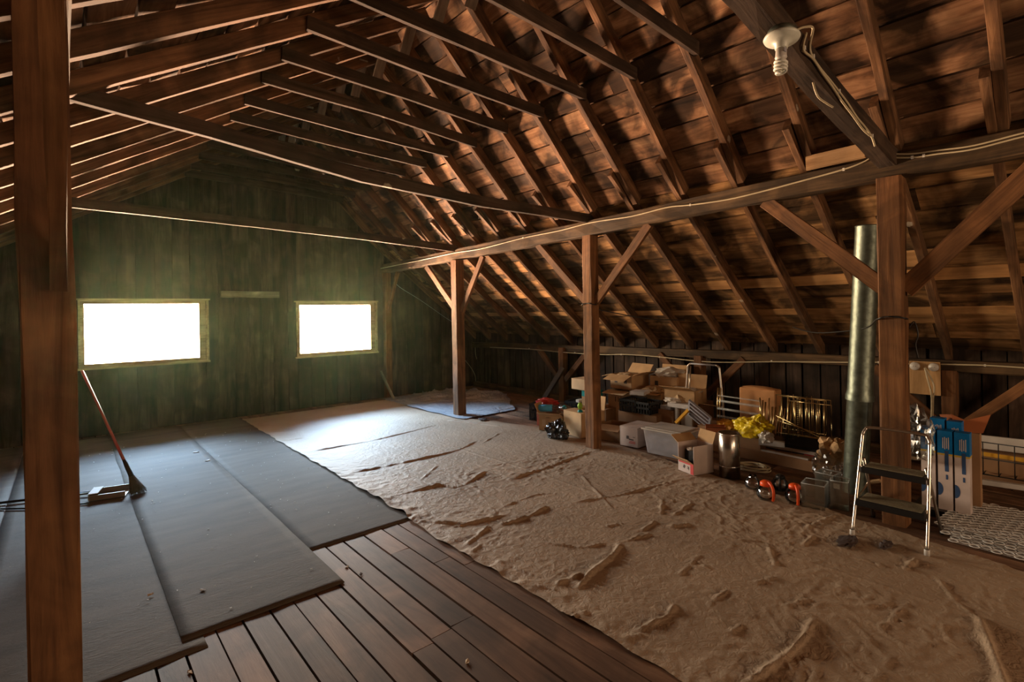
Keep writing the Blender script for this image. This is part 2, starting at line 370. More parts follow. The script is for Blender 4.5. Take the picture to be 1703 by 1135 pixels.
# window wall: upright boards around the two windows
W1 = (.15, 1.615, .935, 1.83); W2 = (2.975, 4.385, .89, 1.795)
def gable(yy, name, wins, nrm):
    mb = MB(); q = random.Random(3)
    xs = [XL - .1]
    marks = sorted([c for w_ in wins for c in w_[:2]])
    while xs[-1] < XR + .1:
        nx = xs[-1] + q.uniform(.17, .24)
        for c in marks:
            if xs[-1] < c - .01 and nx > c - .08: nx = c; break
        xs.append(min(nx, XR + .1))
        if xs[-1] >= XR + .1: break
    for a, b in zip(xs[:-1], xs[1:]):
        segs = []; top = (zr(a) + .02, zr(b) + .02)
        hit = [w_ for w_ in wins if a >= w_[0] - .005 and b <= w_[1] + .005]
        if hit: segs = ([((0., 0.), (hit[0][2],) * 2)] if hit[0][2] > 0 else []) + [ ((hit[0][3],) * 2, top)]
        else: segs = [((0., 0.), top)]
        for va, vb in segs:
            t = q.random(); g = .005 * q.uniform(.3, 1.8); o = q.uniform(0, .006)
            vs = []
            for d in (o, o + .022):
                y = yy + nrm * d
                vs += [(a + g / 2, y, va[0]), (b - g / 2, y, va[1]), (b - g / 2, y, vb[1]), (a + g / 2, y, vb[0])]
            mb.add(vs, [(0, 1, 2, 3), (7, 6, 5, 4), (0, 4, 5, 1), (1, 5, 6, 2), (2, 6, 7, 3), (3, 7, 4, 0)], t)
            y = yy + nrm * .034
            v0 = -.12 if va[0] == 0 else va[0]
            mb.add([(a, y, v0), (b, y, v0), (b, y, vb[1]), (a, y, vb[0])], [(0, 1, 2, 3)], 0)
    return structure(mb.build(name, 'wall_boards'))
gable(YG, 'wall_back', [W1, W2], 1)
gable(YB, 'wall_front', [(2.5, 4.1, .95, 2.05), (-.25, 1.45, 0, 2.2)], -1)  # the floor-level opening is added to let the fill light in
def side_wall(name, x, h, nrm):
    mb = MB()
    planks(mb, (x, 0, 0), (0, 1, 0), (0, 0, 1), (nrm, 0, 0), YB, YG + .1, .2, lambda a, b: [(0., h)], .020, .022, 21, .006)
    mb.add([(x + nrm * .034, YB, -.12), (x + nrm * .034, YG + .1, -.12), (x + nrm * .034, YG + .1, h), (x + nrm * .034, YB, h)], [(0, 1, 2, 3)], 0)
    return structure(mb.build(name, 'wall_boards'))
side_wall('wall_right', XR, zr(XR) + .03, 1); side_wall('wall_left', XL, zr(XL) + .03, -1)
# windows
def window(idx, w_):
    x0, x1, z0, z1 = w_
    o = MB()
    d = .03
    # lining of the opening
    o.box(((x0 + x1) / 2, YG + .045, z0 - .012), (x1 - x0 + .05, .13, .024)).box(((x0 + x1) / 2, YG + .045, z1 + .012), (x1 - x0 + .05, .13, .024))
    o.box((x0 - .012, YG + .045, (z0 + z1) / 2), (.024, .13, z1 - z0)).box((x1 + .012, YG + .045, (z0 + z1) / 2), (.024, .13, z1 - z0))
    fr = structure(o.build('window_%d' % idx, 'window_wood'))
    s = MB(); b = .042
    s.box(((x0 + x1) / 2, YG + .03, z0 + b / 2), (x1 - x0, .035, b)).box(((x0 + x1) / 2, YG + .03, z1 - b / 2), (x1 - x0, .035, b))
    s.box((x0 + b / 2, YG + .03, (z0 + z1) / 2), (b, .035, z1 - z0 - 2 * b)).box((x1 - b / 2 - .02, YG + .03, (z0 + z1) / 2), (b + .04, .035, z1 - z0 - 2 * b))
    s.build('sash', 'window_wood', fr)
    t = MB(); t.box(((x0 + x1) / 2, YG - .012, z1 + .022), (x1 - x0 + .12, .024, .022)).box(((x0 + x1) / 2, YG - .016, z0 - .022), (x1 - x0 + .1, .035, .025))
    t.box((x1 + .03, YG - .012, (z0 + z1) / 2), (.02, .02, z1 - z0 + .04))
    t.build('window_casing', 'window_wood', fr)
    g = MB(); g.box(((x0 + x1) / 2, YG + .035, (z0 + z1) / 2), (x1 - x0 - b, .003, z1 - z0 - b)); g.build('pane', 'window_glass', fr)
window(1, W1); window(2, W2)

# ------------------------------------------------------------------ frame timbers
ORD = ['first', 'second', 'third', 'fourth', 'fifth', 'sixth', 'seventh', 'eighth', 'ninth', 'tenth', 'eleventh', 'twelfth', 'thirteenth', 'fourteenth', 'fifteenth', 'sixteenth', 'seventeenth', 'eighteenth', 'nineteenth', 'twentieth']
XP = 4.6
tag(timber('purlin', [(XP, -2.2, 2.60), (XP, .35, 2.60), (XP, 1.05, 2.60), (XP, 2.4, 2.575), (XP, 3.93, 2.53), (XP, 6.6, 2.475), (XP, YG, 2.43)], .14, .165, 'beam_wood', (1, 0, 0), jit=.006, seed=2),
    'long hewn purlin beam carried on the three right-hand posts, cable clipped along it', 'beam')
tag(timber('purlin', [(-.03, -3, 2.77), (-.03, YG, 2.72)], .12, .14, 'beam_wood', (1, 0, 0), seed=3), 'left purlin beam above the near left post', 'beam')
def post(x, y, top, wd, label, lean=0.0, mat='post_wood', name='post', x2=None):
    return tag(timber(name, [(x, y, 0), (x + lean * .5, y, top * .5), ((x2 if x2 is not None else x + lean), y, top)], wd, wd * 1.02, mat, (0, 1, 0), jit=.004), label, 'post')
post(-.036, 2.11, 2.70, .122, 'thick timber post close to the camera at the left edge', x2=-.05)
post(XP - .02, 1.045, 2.52, .150, 'rough timber post behind the step stool, nearest of the right-hand posts')
post(XP, 3.93, 2.45, .132, 'timber post standing among the cardboard boxes')
post(XP - .02, 6.58, 2.39, .145, 'free-standing timber post on the dust sheet near the window wall')
post(XP, YG - .07, 2.35, .12, 'timber post against the window wall right of the right window')
post(-.03, 5.0, 2.66, .12, 'farther left-hand post hidden behind the near left post')
def brace(y0, z0, y1, z1, label, x=XP, wd=.045, h=.10, mat='post_wood'):
    return tag(timber('knee_brace', [(x, y0, z0), (x, y1, z1)], wd, h, mat, (1, 0, 0), jit=.003), label, 'brace')
brace(1.10, 1.72, 1.95, 2.51, 'diagonal brace from the stool post up to the left', h=.11)
brace(.98, 1.70, .22, 2.52, 'diagonal brace from the stool post up to the right', h=.13)
brace(3.99, 1.68, 4.80, 2.44, 'diagonal brace from the box-side post up towards the windows', h=.08)
brace(3.86, 1.68, 3.12, 2.47, 'diagonal brace from the box-side post up towards the camera', h=.09)
brace(6.66, 1.62, 7.5, 2.37, 'diagonal brace on the free-standing post, window side', h=.09)
brace(6.50, 1.60, 5.95, 2.40, 'diagonal brace on the free-standing post, camera side', h=.09)
brace(YG - .06, 1.55, 8.50, 2.34, 'diagonal brace rising from beside the right window to the purlin', h=.08)
brace(2.03, 1.72, .75, 2.70, 'diagonal brace on the near left post rising overhead', x=-.012, wd=.038, h=.10)
# tie beams
tag(timber('tie_beam', [(-.05, 3.93, 2.93), (.05, 3.93, 2.91), (.75, 3.93, 2.842), (1.81, 3.93, 2.705), (3.02, 3.93, 2.65), (4.66, 3.93, 2.645)], .05, .10, 'collar_wood', (0, 1, 0), jit=.002),
    'sagging tie beam from behind the near left post to the box-side post', 'beam')
tag(timber('tie_beam', [(-.05, 6.6, 2.73), (1.25, 6.6, 2.70), (3.03, 6.6, 2.645), (4.6, 6.6, 2.57)], .05, .10, 'collar_wood', (0, 1, 0), jit=.002),
    'farthest tie beam, crossing above the two windows', 'beam')
tag(timber('tie_beam', [(-.05, 1.05, 3.18), (1.3, 1.05, 3.07), (2.3, 1.05, 3.005), (3.14, 1.05, 2.835), (4.4, 1.05, 2.67), (4.62, 1.05, 2.65)], .11, .13, 'collar_wood', (0, 1, 0), jit=.004),
    'tie beam carrying the light bulb, running to the stool post', 'beam')
# rafters and collars
YK = [.43 + .5725 * k for k in range(-2, 16)]
NK = len(YK)
for i, y in enumerate(YK):
    nm = ORD[NK - 1 - i]; q = random.Random(i)
    j = lambda s=.012: q.uniform(-s, s)
    yy = min(y, YG - .06)
    h = .12; o = h / 2
    a = (2.79 + .03, yy + j(), 7.28 - 2.82 + o * 1.414); b = (4.62, yy + j(), 7.28 - 4.62 + o * 1.414)
    tag(timber('upper_rafter', [a, ((a[0] + b[0]) / 2, yy + j(), (a[2] + b[2]) / 2 + j(.008)), b], .058, h, 'rafter_wood', (0, 1, 0)), 'upper rafter of the right roof slope, %s from the window wall' % nm, 'rafter', 'upper rafters of the right roof slope')
    yl = min(yy + .062, YG - .01)
    a = (4.28, yl, 1.0 + .8 * (6.7 - 4.28) + o * 1.28); b = (6.74, yy + .06 + j(.03), 1.0 - .03 + o * 1.28)
    tag(timber('lower_rafter', [a, ((a[0] + b[0]) / 2, yy + .06 + j(.02), (a[2] + b[2]) / 2 + j(.008)), b], .052, h, 'rafter_wood', (0, 1, 0)), 'lower rafter of the right roof slope, %s from the window wall' % nm, 'rafter', 'lower rafters of the right roof slope')
    a = (2.76, yy + j(), 2.842 + .6 * 2.76 + o * 1.166); b = (XL, yy + j(), 2.842 + .6 * XL + o * 1.166)
    tag(timber('rafter', [a, ((a[0] + b[0]) / 2, yy + j(.02), (a[2] + b[2]) / 2 + j()), b], .055, h, 'rafter_wood', (0, 1, 0)), 'rafter of the left roof slope, %s from the window wall' % nm, 'rafter', 'rafters of the left roof slope')
    if y > 2.0:
        zc = 3.66 + .045
        tag(timber('collar_beam', [(1.36, yy - .055, zc + .02 + j()), (2.5, yy - .055, zc - .02 + j(.02)), (3.76 , yy - .055, zc - .08 + j())], .035, .105, 'collar_wood', (0, 1, 0), jit=.002),
            'collar board tying the roof slopes together, %s from the window wall' % nm, 'beam', 'collar boards under the ridge')
    if y > 3.0 and i % 1 == 0:
        tag(timber('ridge_cleat', [(2.62, yy - .03, 4.50), (2.62, yy + .22, 4.16)], .10, .02, 'grey_wood', (1, 0, 0)), 'small slanting cleat board hanging under the ridge, %s from the window wall' % nm, 'board', 'cleats under the ridge')
# wall plate, sill, knee-wall studs and braces on the right
structure(timber('trim_1', [(6.60, YB, 1.0), (6.60, 3, .975), (6.62, 6, .93), (6.66, YG, .88)], .10, .11, 'beam_wood', (1, 0, 0), jit=.004))
tag(timber('floor_beam', [(6.62, -2, .05), (6.62, YG - .1, .05)], .12, .10, 'beam_wood', (1, 0, 0), jit=.004), 'low timber lying along the foot of the right wall', 'beam')
for y, nm in ((6.28, 'behind the box-side post'), (3.70, 'behind the chrome folding frame'), (1.05, 'behind the socket panel')):
    tag(timber('wall_stud', [(6.58, y, 0), (6.58, y, .94)], .12, .12, 'post_wood', (0, 1, 0)), 'short upright stud on the right wall %s' % nm, 'post')
    for s, sn in ((1, 'left'), (-1, 'right')):
        tag(timber('wall_brace', [(6.56, y + s * .07, .38), (6.56, y + s * .62, .93)], .05, .09, 'post_wood', (1, 0, 0)), 'short slanting brace %s of the wall stud %s' % (sn, nm), 'brace')
tag(timber('wall_brace', [(6.60, -.75, .28), (6.60, .35, .93)], .05, .09, 'post_wood', (1, 0, 0)), 'dark slanting brace at the right edge above the white boards', 'brace')
p0 = at(905, 664, 0, 6.15); p1 = at(937, 612, 0, 6.45)
tag(timber('leaning_plank', [p0, p1], .10, .045, 'beam_wood', (0, 1, 0)), 'dark plank leaning on the wall stud left of the boxes', 'plank')
tag(timber('leaning_plank', [fl(655, 664, .02), at(633, 618, 1, YG - .06)], .06, .03, 'grey_wood', (0, 1, 0)), 'pale plank leaning on the wall below the right window', 'plank')
tag(timber('ledge_board', [(1.81, YG - .05, 1.93), (2.66, YG - .05, 1.93)], .09, .10, 'grey_wood', (0, 1, 0)), 'small pale ledge board on the wall between the windows', 'board')
o = MB().box((2.85, YG - .02, 2.75), (.07, .03, 2.2)).build('batten', 'wall_boards'); tag(o, 'upright batten on the window wall above the ledge board', 'board')
o = MB().box((3.15, YG - .02, 2.87), (.07, .03, 1.9)).build('batten', 'wall_boards'); tag(o, 'upright batten on the window wall above the right window', 'board')
a = at(1353, 262, 0, 4.66); b = at(1449, 240, 0, 4.66)
tag(timber('wedge_board', [(4.50, a.y, 2.735), (4.50, b.y, 2.745)], .02, .11, 'scrap_wood', (1, 0, 0)), 'pale offcut board wedged above the purlin beside the bulb cable', 'board')

# ------------------------------------------------------------------ floor coverings
def strip_mat(x0, x1, ynear, label, seed, yfar=8.9, z=.006):
    mb = MB(); q = random.Random(seed); nx, ny = 12, 90; vs = []; fs = []
    for k in range(ny + 1):
        for i in range(nx + 1):
            x = x0 + (x1 - x0) * i / nx; y = ynear + (yfar - ynear) * k / ny
            e = .006 * noise.noise(Vector((x * 3, y * 1.3, seed))) + (.004 * math.exp(-((y - ynear - .10) / .03) ** 2))
            if i in (0, nx): x += .006 * noise.noise(Vector((y * 2, seed, 1)))
            if k == 0: y += .010 * noise.noise(Vector((x * 5, seed, 2)))
            vs.append((x, y, z + max(0, e) * .4))
    for k in range(ny):
        for i in range(nx): a = k * (nx + 1) + i; fs.append((a, a + 1, a + nx + 2, a + nx + 1))
    mb.add(vs, fs, .5, True)
    o = mb.build('floor_mat', 'felt_mat'); so = o.modifiers.new('s', 'SOLIDIFY'); so.thickness = .004; so.offset = -1
    return tag(o, label, 'mat')
strip_mat(1.238, 2.055, 3.55, 'grey felt mat strip lying right beside the dust sheet', 1)
strip_mat(.412, 1.234, 2.99, 'grey felt mat strip with the broom head on its left seam', 2, z=.0085)
strip_mat(-.398, .50, 2.87, 'grey felt mat strip behind the near left post, dustpan on it', 3, z=.004)
strip_mat(-1.22, -.405, 2.4, 'grey felt mat strip at the left edge of the picture', 4)

FOLDS = [([(514, 753), (629, 732), (729, 707)], .022, .020), ([(582, 789), (652, 775), (752, 753), (792, 735)], .022, .026), ([(644, 831), (726, 810), (764, 812), (811, 785)], .022, .028),
    ([(688, 869), (776, 872), (837, 860)], .020, .024), ([(467, 735), (509, 729)], .02, .016), ([(444, 721), (494, 715)], .02, .014), ([(844, 800), (903, 782), (985, 752)], .020, .026),
    ([(953, 838), (1044, 822), (1126, 800)], .018, .020), ([(753, 879), (838, 860)], .020, .022), ([(827, 875), (868, 866), (915, 843)], .022, .030), ([(834, 846), (891, 825), (925, 823)], .014, .016),
    ([(957, 984), (991, 951), (1020, 928), (1032, 907)], .026, .042), ([(927, 975), (968, 957)], .02, .026), ([(965, 793), (997, 825), (1020, 849)], .014, .018), ([(1044, 901), (1082, 891)], .02, .026),
    ([(1065, 887), (1091, 869)], .018, .022), ([(777, 909), (818, 875)], .018, .026), ([(783, 925), (800, 907)], .015, .020), ([(1114, 878), (1150, 875)], .028, .030), ([(1120, 860), (1150, 840)], .018, .022),
    ([(1100, 857), (1103, 834)], .018, .024), ([(1059, 1054), (1106, 1031), (1127, 1007)], .020, .028), ([(951, 1033), (983, 1019)], .013, .018), ([(1042, 1067), (1071, 1060)], .013, .018),
    ([(1230, 1145), (1256, 1133), (1326, 1080), (1356, 1033)], .024, .036), ([(1680, 1180), (1667, 1133), (1646, 1075), (1629, 1028)], .032, .045), ([(1505, 951), (1526, 931)], .022, .030),
    ([(1276, 905), (1288, 945)], .014, .022), ([(1335, 913), (1356, 893)], .016, .022), ([(1340, 881), (1400, 855)], .016, .020), ([(1588, 1004), (1629, 1035)], .012, .018), ([(1560, 965), (1588, 1004)], .016, .018),
    ([(822, 935), (862, 949), (900, 962)], .012, .014), ([(880, 975), (925, 985)], .012, .016), ([(900, 905), (965, 912), (1010, 905)], .014, .018), ([(1160, 935), (1180, 950)], .014, .018), ([(1000, 880), (1040, 872)], .014, .018),
    ([(1230, 900), (1262, 903)], .014, .018), ([(1255, 975), (1285, 965), (1320, 975)], .016, .020), ([(1310, 1010), (1350, 1000)], .016, .018), ([(1420, 930), (1470, 945)], .014, .016), ([(1350, 960), (1420, 985)], .013, .016),
    ([(985, 752), (1040, 745)], .016, .018), ([(900, 760), (960, 752)], .014, .015), ([(880, 770), (940, 763)], .012, .014), ([(745, 700), (800, 706), (835, 712)], .03, .028), ([(800, 740), (830, 722)], .014, .016),
    ([(700, 800), (730, 775)], .014, .016), ([(1180, 1010), (1210, 985)], .016, .02), ([(1210, 1060), (1240, 1040)], .016, .018), ([(1130, 960), (1165, 925)], .014, .014), ([(1480, 1040), (1510, 1005)], .016, .016)]
def folds_height(X, Y, folds):
    H = np.zeros_like(X)
    for k, (pts, wd, ht) in enumerate(folds):
        P = [fl(*p) for p in pts]
        P = smooth_path([(p.x + .012 * math.sin(k * 3 + i * 2), p.y, 0) for i, p in enumerate(P)], 4)
        L = sum((P[i + 1] - P[i]).length for i in range(len(P) - 1)); acc = 0; best = np.zeros_like(X)
        for i in range(len(P) - 1):
            a, b = P[i], P[i + 1]; dx, dy = b.x - a.x, b.y - a.y; l2 = dx * dx + dy * dy + 1e-9
            t = np.clip(((X - a.x) * dx + (Y - a.y) * dy) / l2, 0, 1)
            side = ((X - a.x) * dy - (Y - a.y) * dx) / math.sqrt(l2)
            d = np.hypot(X - a.x - t * dx, Y - a.y - t * dy)
            s = (acc + t * math.sqrt(l2)) / L; acc += math.sqrt(l2)
            env = np.clip(np.minimum(s, 1 - s) * 9 + .1, 0, 1) * (.8 + .2 * np.sin(s * 14 + k))
            ww = .8 * wd * np.where(side > 0, .5, 1.0) * (.75 + .35 * np.sin(s * 11 + 2 * k))
            best = np.maximum(best, .75 * ht * env * np.exp(-(d / ww) ** 2))
        H = np.maximum(H, best)
    return H
def vnoise(X, Y, sc, seed, ax=1.0):
    """smooth value noise on a grid, vectorised"""
    r = np.random.RandomState(seed); T = r.rand(256, 256)
    x = X * sc; y = Y * sc * ax; xi = np.floor(x).astype(int); yi = np.floor(y).astype(int); fx = x - xi; fy = y - yi
    fx = fx * fx * (3 - 2 * fx); fy = fy * fy * (3 - 2 * fy)
    g = lambda a, b: T[a % 256, b % 256]
    return (g(xi, yi) * (1 - fx) + g(xi + 1, yi) * fx) * (1 - fy) + (g(xi, yi + 1) * (1 - fx) + g(xi + 1, yi + 1) * fx) * fy
def cloth(name, mat, y0, y1, xl, xr, step, z0, hfun, label, cat):
    ny = int((y1 - y0) / step); nx = int((4.6 - 2.0) / step)
    ys = np.linspace(y0, y1, ny); s = np.linspace(0, 1, nx)
    XLf = np.array([xl(y) for y in ys]); XRf = np.array([xr(y) for y in ys])
    X = XLf[:, None] + (XRf - XLf)[:, None] * s[None]; Y = np.repeat(ys[:, None], nx, 1)
    Z = z0 + hfun(X, Y, s[None] * np.ones_like(X), (XRf - XLf)[:, None])
    me = bpy.data.meshes.new(name); v = np.stack([X, Y, Z], -1).reshape(-1, 3)
    i = np.arange(ny - 1)[:, None] * nx + np.arange(nx - 1)[None]; f = np.stack([i, i + 1, i + nx + 1, i + nx], -1).reshape(-1, 4)
    me.vertices.add(len(v)); me.vertices.foreach_set('co', v.ravel()); me.loops.add(f.size); me.loops.foreach_set('vertex_index', f.ravel().astype(np.int32))
    me.polygons.add(len(f)); me.polygons.foreach_set('loop_start', np.arange(0, f.size, 4, dtype=np.int32)); me.polygons.foreach_set('loop_total', np.full(len(f), 4, dtype=np.int32))
    me.polygons.foreach_set('use_smooth', np.ones(len(f), dtype=bool)); me.update(); me.validate()
    me.materials.append(M[mat]); o = bpy.data.objects.new(name, me); C.objects.link(o); return tag(o, label, cat)
def dust_h(X, Y, S, W):
    H = folds_height(X, Y, FOLDS)
    n1 = vnoise(X, Y, 3.0, 1); n2 = vnoise(X + n1, Y - n1, 7.5, 2, .6); n3 = vnoise(X + .3 * n1, Y, 16, 3, .7); n4 = vnoise(X, Y, 34, 4); n5 = np.clip(1 - np.abs(vnoise(X + .2 * n2, Y - .15 * n1, 11, 14, 1.3) - .5) * 7, 0, 1) ** 1.5 * np.clip((vnoise(X, Y, 4, 15) - .45) * 4, 0, 1)
    rid = np.clip(1 - np.abs(n2 - .5) * 5, 0, 1) ** 2.2; rid3 = np.clip(1 - np.abs(n3 - .5) * 4, 0, 1) ** 2
    near = np.clip((7.2 - Y) / 3.2, .12, 1)
    patch = np.clip((vnoise(X, Y, 1.3, 9) - .35) * 2.2, 0, 1)
    H = H + near * (rid * .006 * patch + rid3 * .0045 * (.35 + .65 * patch) + n4 * .0022 + n5 * .005 * (.3 + .7 * patch) + n1 * .003)
    # ruffled left hem
    dl = S * W
    H += np.exp(-(dl / .16) ** 2) * .022 * np.clip(vnoise(X * .6, Y, 15, 5) - .35, 0, 1) * near
    H += np.where(Y < 3.6, 0, .010 * np.exp(-(dl / .05) ** 2))
    H += .006 * np.exp(-((X - 3.45 - .02 * np.sin(Y * 2)) / .012) ** 2) * np.clip(5.5 - Y, 0, 1)
    return H
def edge(keys, jit=.02, seed=0, fq=3.0):
    ys = [k[0] for k in keys]; xs = [k[1] for k in keys]
    return lambda y: float(np.interp(y, ys, xs)) + jit * noise.noise(Vector((y * fq, seed, 0))) * 2
cloth('dust_sheet', 'dust_sheet', -.2, 8.72, edge([(-1, 1.98), (1.4, 1.97), (3.2, 1.96), (3.7, 2.0), (9, 2.02)], .018, 1, 5), edge([(-1, 4.28), (.4, 4.26), (.8, 4.36), (1.2, 4.42), (1.7, 4.52), (2.5, 4.62), (3.3, 4.80), (4.3, 4.95), (5.2, 4.85), (6.0, 4.62), (6.4, 4.50), (7.3, 4.48), (8.8, 4.45)], .02, 2),
    .0125, .004, dust_h, 'wide wrinkled beige dust sheet covering the middle of the floor', 'dust sheet')
def plast_h(X, Y, S, W):
    n1 = vnoise(X, Y, 2.2, 21); n2 = vnoise(X + n1, Y, 6, 22, .8); n3 = vnoise(X, Y + n1, 14, 23)
    rid = np.clip(1 - np.abs(n2 - .5) * 4.5, 0, 1) ** 1.6; rid3 = np.clip(1 - np.abs(n3 - .5) * 4, 0, 1)
    m = np.clip((X - 4.6) * 1.4, .25, 1) * np.clip((Y - 6.6) * .9, .3, 1)
    return m * (rid * .05 + rid3 * .012) + .004 * n1
cloth('plastic_sheet', 'plastic_sheet', 6.25, 8.82, edge([(6, 4.42), (6.5, 4.40), (7.5, 4.36), (9, 4.40)], .03, 5), edge([(6.2, 5.35), (6.9, 5.9), (7.5, 6.3), (8.5, 6.15), (9, 5.9)], .06, 6, 2), .016, .016, plast_h,
    'crumpled bluish plastic sheet on the floor in the far corner', 'plastic sheet')
for (px, py), (a, b), lb in (((1410, 905), (.10, .05), 'dark dusty rag on the dust sheet below the left stool leg'), ((1473, 912), (.07, .03), 'small dark scrap on the dust sheet between the stool legs'), ((803, 700), (.05, .07), 'small crumpled scrap on the floor right of the free-standing post')):
    p = fl(px, py)
    tag(MB().lump((0, 0, 0), (a, b, .012), px, .5, 3, 2.5).build('rag', 'print_dark', None, (p.x, p.y, .012)), lb, 'rag')

# crumbs and chips on mats and boards
q = random.Random(12)
for i, (px, py, mt, lb) in enumerate([(326, 754, 'paper', 'white paper scrap on the mat seam, farther of two'), (345, 768, 'paper', 'white paper scrap on the mat seam, nearer of two'), (577, 944, 'paper', 'tiny white chip on the floorboards below the mat corner'),
                          (600, 957, 'print_dark', 'small dark chip on the floorboards below the mat corner'), (250, 993, 'paper_yellowish', 'small pale chip on the mat right of the near left post'), (337, 985, 'paper', 'white fleck in the middle of the mat'),
                          (316, 1120, 'scrap_wood', 'splinter of wood on the floorboards at the bottom edge'), (566, 792, 'paper', 'bright fleck on the mat near the dust sheet'), (777, 1102, 'paper_yellowish', 'pale crumb on the floorboards at the bottom')]):
    p = fl(px, py); s = .03 if i < 2 else .014
    b = MB().add([(-s, -s * .5, 0), (s, -s * .6, .002), (s * 1.1, s * .4, .006), (0, s * .8, .002), (-s * .9, s * .3, .008)], [(0, 1, 2, 3, 4)])
    o = b.build('scrap', mt, None, (p.x, p.y, .012 if px < 575 and i != 6 else .002), q.uniform(0, 6)); so = o.modifiers.new('s', 'SOLIDIFY'); so.thickness = .002
    tag(o, lb, 'scrap')

mb = MB(); q = random.Random(77)
for i in range(150):
    x = q.uniform(-.38, 2.0); y = q.uniform(3.7, 8.0) if x > 1.24 else q.uniform(3.1, 8.0); s_ = q.uniform(.002, .006); a = q.uniform(0, 6)
    mb.box((x, y, .014), (s_ * 2.2, s_, .002), Matrix.Rotation(a, 3, 'Z'))
tag(mb.build('crumbs', 'paper'), 'tiny pale crumbs scattered over the grey felt mats', 'crumbs', None, 'stuff')
# ------------------------------------------------------------------ broom and dustpan
bp_ = fl(232, 824); hd = bp_ + Vector((0, 0, 0.015))
tp = Vector((.125, 6.95, 1.055)); ax = (tp - hd).normalized()
br = thing('broom', 'long-handled broom with a reddish handle standing on the grey mats', 'broom', hd)
rot = ax.to_track_quat('Z', 'Y').to_matrix()
def inrot(mb): mb.v = [tuple(rot @ Vector(v)) for v in mb.v]; return mb
Lb = (tp - hd).length
inrot(MB().tube([(0, 0, .34), (0, 0, Lb)], .0125, 10)).build('handle', 'broom_handle', br)
inrot(MB().lathe([(.014, .40), (.018, .34), (.020, .22), (.024, .19)], 12)).build('ferrule', 'black_plastic', br)
m_ = MB(); q = random.Random(8)
for k in range(220):
    a = q.uniform(0, 6.28); r = math.sqrt(q.random()); e = q.uniform(0, .035)
    x0, y0 = .018 * r * math.cos(a), .014 * r * math.sin(a); x1, y1 = .068 * r * math.cos(a), .045 * r * math.sin(a)
    m_.tube([(x0, y0, .22), (x0 * .5 + x1 * .5, y0 * .5 + y1 * .5, .11), (x1, y1, e)], [.003, .003, .0016], 3, False)
inrot(m_).build('bristles', 'broom_fibre', br)
dp = fl(183, 826); dpan = thing('dustpan', 'metal dustpan lying open on the grey mat left of the broom', 'dustpan', dp + Vector((0, 0, .012)), R(-14))
mb = MB(); mb.box((0, 0, .003), (.26, .22, .005)).box((-.13, 0, .03), (.006, .22, .055)).box((0, .11, .025), (.26, .006, .045)).box((0, -.11, .025), (.26, .006, .045)); mb.build('pan', 'dustpan_metal', dpan)
MB().box((-.10, 0, .058), (.07, .20, .006)).build('hood', 'foam', dpan)
MB().tube([(-.13, 0, .04), (-.24, 0, .045), (-.30, 0, .02)], .010, 8).build('handle', 'black_plastic', dpan)
a = fl(-30, 846); b = fl(152, 825)
rod = smooth_path([a + Vector((-.3, 0, .02)), a + Vector((0, 0, .025)), (a + b) / 2 + Vector((0, .02, .025)), b + Vector((0, 0, .035))])
tag(MB().tube(rod, .011, 8).build('rod', 'black_plastic'), 'black rod lying on the mats behind the near left post', 'rod')
a = fl(-30, 852); tag(MB().tube(smooth_path([a + Vector((-.3, 0, .02)), a + Vector((0, 0, .016)), fl(70, 845, .016), fl(148, 837, .016)]), .007, 6).build('rod', 'black_plastic'), 'thinner black rod beside the black rod on the mats', 'rod')

# ------------------------------------------------------------------ light bulb and cables
lp = Vector((2.53, .985, 2.845)); lamp = thing('light_bulb', 'unlit spiral energy-saving bulb in a white holder under the tie beam', 'lamp', lp)
tilt = Matrix.Rotation(R(7), 3, 'Y')
def tl(mb): mb.v = [tuple(tilt @ Vector(v)) for v in mb.v]; return mb
tl(MB().lathe([(0, .035), (.058, .035), (.062, .028), (.062, .0), (0, .0)], 32)).build('mounting_box', 'galvanised', lamp)
tl(MB().lathe([(0, .004), (.074, .004), (.078, -.004), (.074, -.012), (.050, -.022), (.030, -.034), (.027, -.055), (.024, -.058), (0, -.058)], 36)).build('lampholder', 'porcelain', lamp)
tl(MB().lathe([(0, -.055), (.023, -.055), (.024, -.09), (.026, -.098), (.018, -.110), (0, -.112)], 28)).build('bulb_base', 'white_plastic', lamp)
tl(MB().box((-.012, -.0235, -.074), (.02, .002, .018))).build('print', 'grey_plastic', lamp)
hx = []
for k in range(0, 110):
    t = k / 109; a = t * 3.6 * 2 * math.pi; r = .024 * (1 - .45 * max(0, t - .75) / .25); hx.append((r * math.cos(a), r * math.sin(a), -.114 - t * .062))
tl(MB().tube(hx, .0068, 8)).build('bulb', 'bulb_glass', lamp)
def cable(name, pts, r, label, clips=(), mat='cable_jacket', cat='cable', k=6, group=None):
    P = smooth_path(pts, k); o = MB().tube(P, r, 7).build(name, mat); tag(o, label, cat, group)
    for c in clips: c = Vector(c); MB().box(c, (.012, .014, .02)).build('clip', 'cable_clip', o)
    return o
def purl(px, py, d=0.0): return at(px, py, 0, XP - .078 - d)
pp = [(632, 447), (700, 433), (755, 421), (800, 414), (870, 396), (930, 384), (985, 370), (1050, 360), (1110, 345), (1148, 341), (1210, 332), (1270, 318), (1330, 302), (1403, 282), (1440, 268), (1452, 257)]
cable('power_cable', [purl(*p) for p in pp], .007, 'pale cable clipped along the purlin, from the windows to the bulb tie beam', [purl(*p) for p in ((1148, 341), (1403, 282), (870, 396))], k=5)
pp = [(1455, 243), (1463, 258), (1480, 262), (1517, 262), (1560, 256), (1620, 248), (1703, 227), (1800, 205)]
